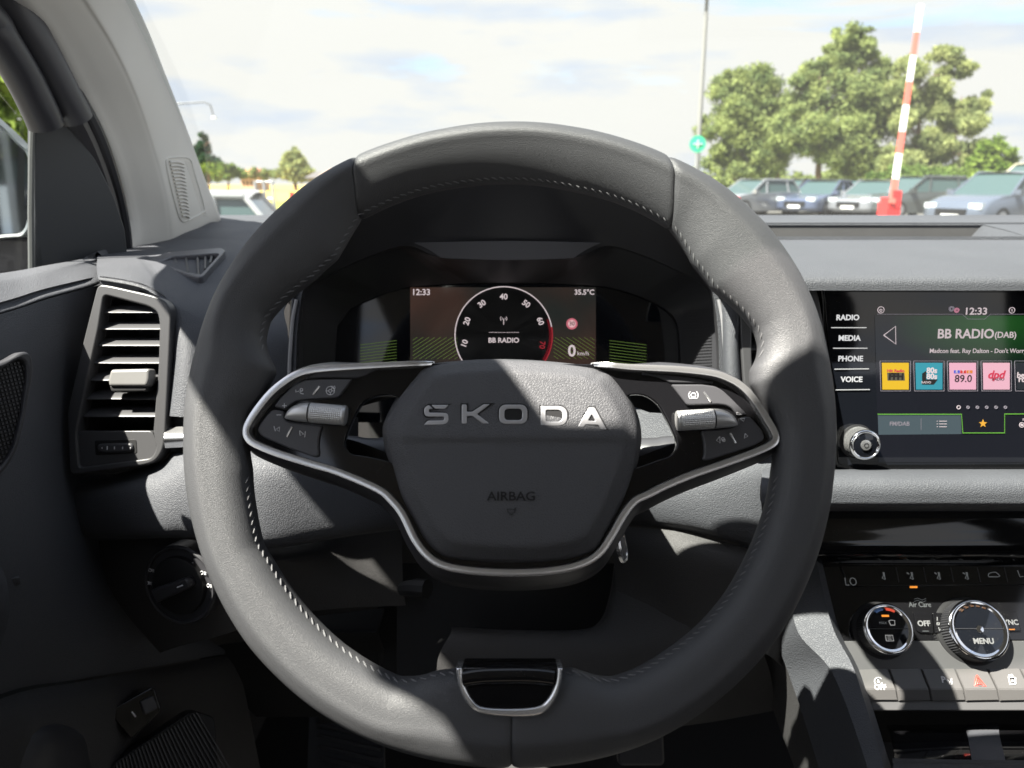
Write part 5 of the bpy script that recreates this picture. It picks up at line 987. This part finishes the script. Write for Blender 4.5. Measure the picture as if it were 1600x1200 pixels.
def tree(label, blobs, d, trunks, kind, leaf=.2, dens=1.0, name='tree', droop=0, depth=1.0, group=None):
    base = P(blobs[0][0], 283, d); base.z = 0; t = empty(name, label, 'tree' if name != 'bush' else 'bush', loc=base, group=group)
    allc = []
    sub = []
    for (bx, by, br) in blobs:                       # every bough carries several smaller clumps
        sub.append((bx, by, br*.62))
        for j in range(13 if br > 12 else 3):
            a_ = rng.random()*2*pi; sub.append((bx+cos(a_)*br*(.55+.5*rng.random()), by+sin(a_)*br*(.5+.4*rng.random())+(br*.25*droop), br*(.24+.22*rng.random())))
    for (bx, by, br) in sub:
        c = P(bx, by, d); r = br*1.12/FPX*d; n_ = int(105*dens*(r/leaf*.55)**1.75)+60
        u = rng.normal(size=(n_, 3)); u /= np.linalg.norm(u, axis=1)[:, None]; rad = rng.random(n_)**.62
        # sprays: leaves gather along short twigs
        tw = rng.normal(size=(max(6, n_//14), 3)); tw /= np.linalg.norm(tw, axis=1)[:, None]; k = rng.integers(0, len(tw), n_); mix = .5
        u = u*(1-mix)+tw[k]*mix; u *= (rad*r*1.5)[:, None]; u[:, 1] *= depth; u[:, 2] *= .82; u[:, 2] -= droop*rad*r*.5
        c += V((0, rng.normal()*r*1.1, 0)); allc.append(u+np.array(c-base))
    pc = np.vstack(allc); n_ = len(pc); a = rng.normal(size=(n_, 3)); a /= np.linalg.norm(a, axis=1)[:, None]; b_ = np.cross(a, rng.normal(size=(n_, 3))); b_ /= np.linalg.norm(b_, axis=1)[:, None]
    sz = leaf*(.5+rng.random(n_)); a *= (sz*1.05)[:, None]; b_ *= (sz*.34)[:, None]
    if droop: a[:, 2] -= droop*sz*.5
    vv_ = np.stack([pc-a, pc+b_, pc+a, pc-b_], 1).reshape(-1, 3); fs = np.arange(n_*4).reshape(-1, 4)
    me = bpy.data.meshes.new('crown'); me.vertices.add(n_*4); me.vertices.foreach_set('co', vv_.ravel()); me.loops.add(n_*4); me.loops.foreach_set('vertex_index', fs.ravel()); me.polygons.add(n_); me.polygons.foreach_set('loop_start', np.arange(n_)*4); me.polygons.foreach_set('loop_total', np.full(n_, 4)); me.update()
    link('crown', me, GREENS[kind], t, angle=None)
    mb = MB()
    for (x0, x1, y1, w_) in trunks:
        p0 = P(x0, 283, d); p0.z = -.02; p1 = P(x1, y1, d); h = p1.z-p0.z; mb = MB()
        path = [p0.lerp(p1, q)+V((sin(q*7+x0)*.05*h*.3, 0, 0)) for q in (0, .25, .5, .75, 1)]
        mb.tube([p-base for p in path], [w_, w_*.85, w_*.7, w_*.5, w_*.2], 7)
        for j in range(5):
            q = .45+.1*j; s = path[0].lerp(path[-1], q)-base; e = s+V(((-1)**j*h*.20, rng.normal()*.3, h*.12)); mb.tube([s, s.lerp(e, .5)+V((0, 0, .05*h)), e], [w_*.4, w_*.25, w_*.1], 5)
        mb.build('trunk', BARK, t)
    return t
tree('bushy pine with a leaning brown trunk beside the lamp post', [(1150, 150, 36), (1125, 200, 30), (1185, 135, 30), (1170, 195, 45), (1205, 185, 40), (1128, 250, 26), (1160, 250, 34), (1195, 240, 32), (1128, 290, 20), (1140, 125, 18)], 46, [(1146, 1158, 160, .22), (1212, 1222, 170, .14)], 'pine', .115, 1.15, 'pine_tree')
tree('tallest pine with a ragged pointed top in the middle of the tree group', [(1322, 62, 20), (1352, 58, 14), (1346, 85, 20), (1300, 92, 20), (1330, 110, 34), (1278, 118, 24), (1372, 118, 24), (1250, 152, 32), (1310, 165, 46), (1360, 180, 42), (1262, 200, 38), (1330, 225, 40), (1290, 232, 28), (1382, 165, 30), (1350, 258, 30), (1232, 215, 24)], 44, [(1285, 1282, 110, .2), (1350, 1345, 120, .16)], 'pine', .115, 1.15, 'pine_tree')
tree('pale drooping birch behind the raised barrier arm', [(1420, 105, 22), (1476, 82, 18), (1500, 100, 16), (1405, 140, 26), (1450, 145, 30), (1425, 190, 34), (1482, 170, 26), (1440, 235, 36), (1490, 225, 30), (1528, 158, 14), (1545, 146, 8), (1512, 185, 20), (1472, 112, 14), (1512, 165, 14), (1470, 278, 30), (1515, 255, 24), (1405, 250, 30)], 42, [(1430, 1440, 110, .16), (1490, 1500, 150, .1)], 'birch', .10, 1.2, 'birch_tree', droop=.9)
tree('bright green round bush right of the birch', [(1555, 235, 22), (1540, 262, 24), (1575, 262, 16), (1535, 292, 26)], 38, [(1555, 1555, 250, .08)], 'lime', .13, 1.2, 'bush')
tree('low dark hedge bushes under the birch and behind the dark estate car', [(1400, 285, 26), (1430, 288, 30), (1462, 290, 32), (1490, 296, 28), (1375, 292, 20), (1510, 290, 24)], 40, [(1430, 1430, 290, .06)], 'bush', .13, 1.2, 'bush')
tree('small grey green bush between the two pines', [(1225, 283, 20), (1250, 290, 18), (1180, 288, 18), (1200, 292, 14), (1310, 285, 22), (1340, 288, 20), (1278, 292, 16)], 52, [(1225, 1225, 285, .06)], 'pine', .15, 1.0, 'bush')
HT = ['far left ', 'left of centre ', 'right of centre ', 'far right ']; HN = ['small horizon tree', 'low round horizon tree', 'wide horizon tree', 'dense horizon tree', 'pale horizon tree', 'broad horizon tree', 'tall horizon tree']
for k in range(26):                                  # far tree line on the horizon
    x = -700+k*95+rng.normal()*20; hh = 5+rng.random()*9
    if 300 < x < 560: continue
    tree(HT[k//7]+HN[k % 7], [(x, 281-hh*.3, hh*1.6), (x+25, 281, hh*1.3), (x-22, 281, hh*1.2)], 330, [(x, x, 280, .3)], 'pine', 1.0, .8, 'far_tree', group='distant trees along the horizon')
tree('tall dark pointed fir on the far left beside the pillar', [(316, 214, 5), (315, 224, 8), (317, 234, 11), (314, 245, 14), (319, 256, 17), (316, 268, 20), (328, 262, 14)], 130, [(316, 316, 220, .3)], 'fir', .4, 2.2, 'fir_tree')
tree('bright green bush in front of the pointed fir', [(325, 262, 12), (308, 266, 12), (340, 272, 9)], 110, [(325, 325, 262, .2)], 'lime', .4, 1.5, 'bush')
tree('olive green tree between the fir and the pale house', [(356, 268, 14), (372, 272, 12), (345, 275, 10)], 120, [(356, 356, 268, .2)], 'bush', .4, 1.5, 'tree')
tree('low green trees right of the pale house', [(398, 270, 9), (412, 273, 9), (426, 270, 7), (434, 274, 8)], 125, [(410, 410, 270, .2)], 'pine', .4, 1.5, 'tree')
tree('single rounded tree standing at the edge of the wheat field', [(460, 240, 9), (458, 252, 15), (466, 264, 19), (452, 268, 14), (476, 268, 13)], 120, [(461, 461, 245, .35)], 'birch', .4, 2.2, 'tree')
tree('leafy sunlit tree seen through the driver window above the door mirror', [(-140, 60, 120), (-30, 150, 60), (-90, 220, 90), (-10, 220, 40), (-80, 330, 90), (-200, 120, 120), (0, 320, 36)], 14, [(-60, -60, 60, .2)], 'lime', .13, .8, 'tree')
# far buildings
def house(label, x0, x1, yt, yr, d, wc, rc, cat='house', name='house'):
    a = P(x0, 283, d); b_ = P(x1, 283, d); zt = P(x0, yt, d).z; zr = P(x0, yr, d).z; a.z = b_.z = 0; t = empty(name, label, cat, loc=(a+b_)/2); w_ = (b_-a).length; D = 8
    mb = MB(); mb.box((0, D/2, zt/2), (w_, D, zt)); mb.build('wall', mat('house wall', wc, .8), t, angle=None)
    obj('roof', [(-w_/2-.5, -.5, zt), (w_/2+.5, -.5, zt), (w_/2+.5, D+.5, zt), (-w_/2-.5, D+.5, zt), (-w_/2, D/2, zr), (w_/2, D/2, zr)], [(0, 1, 5, 4), (2, 3, 4, 5), (1, 2, 5), (3, 0, 4), (0, 3, 2, 1)], mat('roof tile', rc, .8), t, angle=None)
    for k in range(3): mb = MB(); mb.box((-w_*.3+k*w_*.3, -.03, zt*.5), (w_*.12, .08, zt*.3)); mb.build('window', M['black'], t, angle=None)
    return t
house('pale pink house among trees on the far left', 376, 397, 274, 262, 125, (.55, .38, .30), (.40, .16, .10))
house('dark roofed barn at the edge of the wheat field', 482, 524, 278, 268, 110, (.16, .15, .15), (.10, .09, .09), 'barn', 'barn')
house('low white shed with a brown roof behind the steering wheel rim', 505, 560, 274, 263, 100, (.6, .58, .55), (.34, .22, .16), 'shed', 'shed')
# wire mesh gate and posts on the left
ga = empty('metal_gate', 'light grey metal gate in front of the wheat field', 'gate', loc=W(-6, 26, -1.3)); GM = mat('galvanised steel', (.45, .46, .47), .4, .6)
for x in (398, 412, 426): mb = MB(); p = P(x, 283, 22); b_ = V((p.x, p.y, 0)); mb.tube([b_, V((p.x, p.y, 1.35))], .045, 6); wobj('post', mb.v, mb.f, GM, ga)
for zz in (.35, .85, 1.32): a = P(398, 283, 22); b_ = P(426, 283, 22); wobj('rail', *tube([(a.x, a.y, zz), (b_.x, b_.y, zz)], .025, 6), GM, ga)
RW = mat('signal red', (.72, .03, .03), .45); WHP = mat('signal white', (.75, .75, .74), .45)
def bollard(x, d, label):
    p = P(x, 300, d); b_ = empty('bollard', label, 'bollard', loc=V((p.x, p.y, 0)), group='red and white marker posts')
    for z0, z1, m_ in ((0, .62, RW), (.62, .80, WHP), (.80, 1.08, RW)): obj('band', *tube([(0, 0, z0), (0, 0, z1)], .055, 12), m_, b_)
    return b_
bollard(1152, 12, 'red and white marker post left of the raised barrier, beside the pale hatchback'); bollard(456, 18, 'thin orange and white marker post beside the wheat field'); 
# raised barrier
p = P(1397, 300, 12); bar_ = empty('barrier', 'raised red and white striped barrier arm on a red housing', 'barrier', loc=V((p.x, p.y, 0)))
lb = lambda q: q-V((p.x, p.y, 0))
a, b_ = lb(P(1392, 318, 12)), lb(P(1437, 8, 12)); d_ = b_-a
mb = MB(); mb.box((0, .1, .5), (.20, .34, 1.0)); mb.box((0, .1, 1.03), (.17, .30, .08)); hs = mb.build('housing', RW, bar_, angle=None); mb = MB(); mb.box((.02, -.03, 1.05), (.13, .1, .26)); mb.build('arm_clamp', RW, bar_, angle=None)
edges = [318, 300, 280, 241, 206, 165, 128, 88, 51, 8]
for k in range(9):
    q0 = (318-edges[k])/310; q1 = (318-edges[k+1])/310; wd = .043-.011*q0
    vs_, fs = sweep([a+d_*q0+V((0, -.03, 0)), a+d_*q1+V((0, -.03, 0))], [(-wd, -.025), (-wd, .025), (wd, .025), (wd, -.025)], up=(0, 1, 0)); obj('arm_band', vs_, fs, mat('faded red', (.58, .12, .09), .5) if k % 2 == 1 or k == 0 else WHP, bar_, angle=None)
# lamp post with flood lights, green sign
p = P(1088, 283, 36); lpst = empty('lamp_post', 'tall grey lamp post with floodlights left of the pines', 'lamp post', loc=V((p.x, p.y, 0))); top_ = P(1103, 9, 36)-V((p.x, p.y, 0)); top_.x = 0
obj('pole', *tube([(0, 0, 0), (0, 0, top_.z)], [.13, .075], 10), mat('weathered pole grey', (.22, .22, .21), .6), lpst); zt = top_.z
obj('crossarm', *tube([(-.8, 0, zt), (.8, 0, zt)], .05, 6), GM, lpst)
for x in (-.62, -.2, .2, .62): mb = MB(); mb.box((x, -.1, zt-.05), (.32, .3, .16), Matrix.Rotation(R(25), 3, 'X')); mb.build('floodlight', mat('lamp housing', (.35, .34, .30), .5), lpst, angle=None)
p = P(1090, 225, 34); gs = empty('green_sign', 'round green sign with a white mark on a thin post left of the pines', 'sign', loc=V((p.x, p.y, 0)))
obj('post', *tube([(0, .04, 0), (0, .04, p.z)], .04, 8), GM, gs); vs_, fs = lathe([(.36, -.02), (.36, .02), (.0001, .02)], 24); obj('disc', [(x, -z__, y+p.z) for x, y, z__ in vs_], fs, mat('sign green', (.04, .55, .28), .5), gs)
mb = MB(); mb.tube([(-.2, -.035, p.z), (.2, -.035, p.z)], .03, 4); mb.tube([(0, -.035, p.z-.18), (0, -.035, p.z+.18)], .03, 4); mb.build('mark', WHP, gs, kind='stuff')
# street lamp reaching in from behind the pillar
p = P(205, 283, 30); sl_ = empty('street_lamp', 'thin curved street lamp arm reaching out from behind the windscreen pillar', 'street lamp', loc=V((p.x, p.y, 0)))
z_l = P(300, 166, 30).z; xr = P(343, 168, 30).x-p.x; obj('pole', *tube([(0, 0, 0), (0, 0, z_l-.3), (.2, 0, z_l-.12), (xr*.5, 0, z_l), (xr-.3, 0, z_l+.08), (xr-.08, 0, z_l-.02), (xr, 0, z_l-.42)], [.07, .05, .035, .03, .03, .03, .025], 8), mat('dark lamp arm', (.12, .12, .12), .5), sl_)
mb = MB(); mb.box((xr+.01, 0, z_l-.47), (.14, .14, .10)); mb.build('lamp_head', WHP, sl_, angle=None)

# ---------------------------------------------------------------- parked cars
CG = mat('car glass', (.05, .08, .08), .08, .0, spec=.6); TYRE = mat('tyre rubber', (.02, .02, .02), .8); RIM = mat('alloy rim', (.4, .4, .42), .3, .8); HL = mat('headlamp glass', (.6, .65, .68), .1, .3); TL = mat('tail lamp red', (.4, .02, .02), .3)
def car(label, px, d, rot, paint, Ln=4.4, H=1.45, Wd=1.8, kind='hatch', roof_c=None, name='parked_car', cat='car', z0=0, at=None):
    p = P(px, 300, d); loc = V((p.x, p.y, z0)) if at is None else V(at)
    t = empty(name, label, cat, loc=loc, group='cars parked in the lot beyond the dashboard'); t.rotation_euler.z = R(rot)
    h = Ln/2; B = H*.60                                # belt line
    low = [(-h, .45), (-h+.05, .28), (-h+.5, .20), (h-.5, .20), (h-.05, .28), (h, .45), (h-.05, .66), (h-.35, B-.10), (h-1.15, B+.02), (-h+.25, B+.06), (-h+.03, B-.15)]
    if kind == 'saloon': low = low[:-2]+[(-h+.9, B+.03), (-h+.1, B), (-h, B-.2)]
    sm = smooth(low, 4)
    rows = []
    for s, w_ in ((.90, -1), (.97, -.93), (1, -.7), (1, 0), (1, .7), (.97, .93), (.90, 1)): rows.append([V((x*(s if abs(x) > h*.6 else 1), w_*Wd/2, .55+(z_-.55)*(.5+.5*s))) for x, z_ in sm])
    vs_, fs = grid(rows, cu=True); k = len(sm); fs += [tuple(range(k)), tuple(range(6*k, 7*k))[::-1]]; PM = mat('car paint', paint, .22, .25, coat=1); obj('body', vs_, fs, PM, t, angle=50)
    tail = -h+.35 if kind != 'saloon' else -h+1.0
    ft_, fr_ = h-1.15, h-1.95; rt = tail+.35 if kind != 'saloon' else tail+.6
    gb = [(tail, B), (rt, H-.07), (fr_, H-.05), (ft_, B)]
    def gh(s, z_off): return [(tail, B), (rt, H-.08), (fr_, H-.06), (ft_, B)]
    yb, yt = Wd/2*.93, Wd/2*.74
    q = [V((x, sg*(yb if z_ <= B else yt), z_)) for sg in (-1, 1) for x, z_ in gb]
    obj('window', [q[0], q[1], q[5], q[4]], [(0, 1, 2, 3)], CG, t, angle=None, label='rear window'); obj('windscreen', [q[3], q[2], q[6], q[7]], [(0, 1, 2, 3)], CG, t, angle=None)
    obj('window', [q[0], q[1], q[2], q[3]], [(0, 1, 2, 3)], CG, t, angle=None); obj('window', [q[4], q[5], q[6], q[7]], [(0, 1, 2, 3)], CG, t, angle=None)
    rc = PM if roof_c is None else mat('roof paint', roof_c, .3)
    rr2 = []
    for j in range(7):
        f = j/6; x = rt-.08+(fr_+.10-rt+.08)*f; zc_ = H-.07+.07*sin(pi*(.15+.7*f)); rr2.append([(x, yt*s_*1.02, zc_-.05*abs(s_)**3) for s_ in (-1, -.8, -.4, 0, .4, .8, 1)])
    vs_, fs = patch(rr2, 2, 2, .05, px=False); vs_, fs = grid([[V(p_) for p_ in r] for r in rr2]); obj('roof', vs_, fs, rc, t, angle=60)
    for sg in (-1, 1):
        mb = MB(); ys = lambda z_: sg*(yb+(yt-yb)*(z_-B)/(H-B)+.012)
        for (xa, za), (xb, zb) in (((tail, B), (rt, H-.07)), ((fr_, H-.05), (ft_, B)), ((.1, B), (0, H-.05)), ((tail+.65, B), (rt+.35, H-.06))): mb.tube([(xa, ys(za), za), (xb, ys(zb), zb)], .034, 6)
        mb.tube([(rt, ys(H-.07), H-.065), (fr_, ys(H-.05), H-.045)], .045, 6); mb.build('pillar', PM, t)
        mb = MB(); mb.box((ft_-.15, sg*(Wd/2+.06), B+.08), (.18, .2, .14)); mb.build('door_mirror', PM, t, angle=None)
        mb = MB(); mb.box((h-.13, sg*Wd*.36, .68), (.20, Wd*.2, .15)); mb.build('headlight', HL, t, angle=None)
        mb = MB(); mb.box((-h+.10, sg*Wd*.38, .82), (.14, Wd*.16, .2)); mb.build('tail_light', TL, t, angle=None)
        for x in (h-.85, -h+.8):
            wv_, wf = lathe([(.32, -.1), (.33, 0), (.32, .1), (.22, .105), (.21, .08), (.0001, .08)], 20); obj('wheel', [(x+a_, sg*(Wd/2-.10)+sg*c_, .33+b_) for a_, b_, c_ in wv_], wf, TYRE, t)
            wv_, wf = lathe([(.21, .07), (.20, .09), (.0001, .10)], 16); obj('rim', [(x+a_, sg*(Wd/2-.09)+sg*c_, .33+b_) for a_, b_, c_ in wv_], wf, RIM, t)
    mb = MB(); mb.box((h+.0, 0, .50), (.06, Wd*.5, .2)); mb.build('grille', M['black'], t, angle=None); mb = MB(); mb.box((h+.035, 0, .40), (.02, .52, .11)); mb.build('number_plate', WHP, t, angle=None)
    return t
car('pale silver hatchback parked behind the red marker post', 1178, 31, 205, (.24, .25, .27), 4.1, 1.46)
car('dark brown estate parked beside the pale silver hatchback', 1240, 33, 215, (.045, .038, .035), 4.5, 1.47)
car('blue grey saloon facing left with a pale number plate', 1290, 31, 218, (.08, .10, .16), 4.3, 1.42, kind='saloon')
car('black car half hidden behind the blue grey saloon', 1335, 34, 215, (.03, .035, .04), 4.4, 1.45)
car('silver grey saloon with its bonnet behind the barrier housing', 1372, 30, 218, (.22, .23, .25), 4.3, 1.42, kind='saloon')
car('dark green grey estate car right of the barrier', 1432, 29, 190, (.07, .08, .08), 4.3, 1.56)
car('blue grey people carrier at the right edge of the view', 1570, 22, 205, (.11, .13, .17), 4.4, 1.62, 1.85)
car('cream van with a pale roof behind the people carrier', 1625, 28, 190, (.62, .58, .42), 4.9, 2.0, 1.95, name='parked_van', cat='van')
car('white hatchback close by on the left between pillar and wheel rim', 300, 9, 180+10, (.42, .43, .43), 3.9, 1.27, at=(-4.52, 9.8, -.05))
car('small dark van parked far off beside the lamp post', 1104, 48, 100, (.05, .05, .06), 4.2, 1.75, name='parked_van', cat='van')
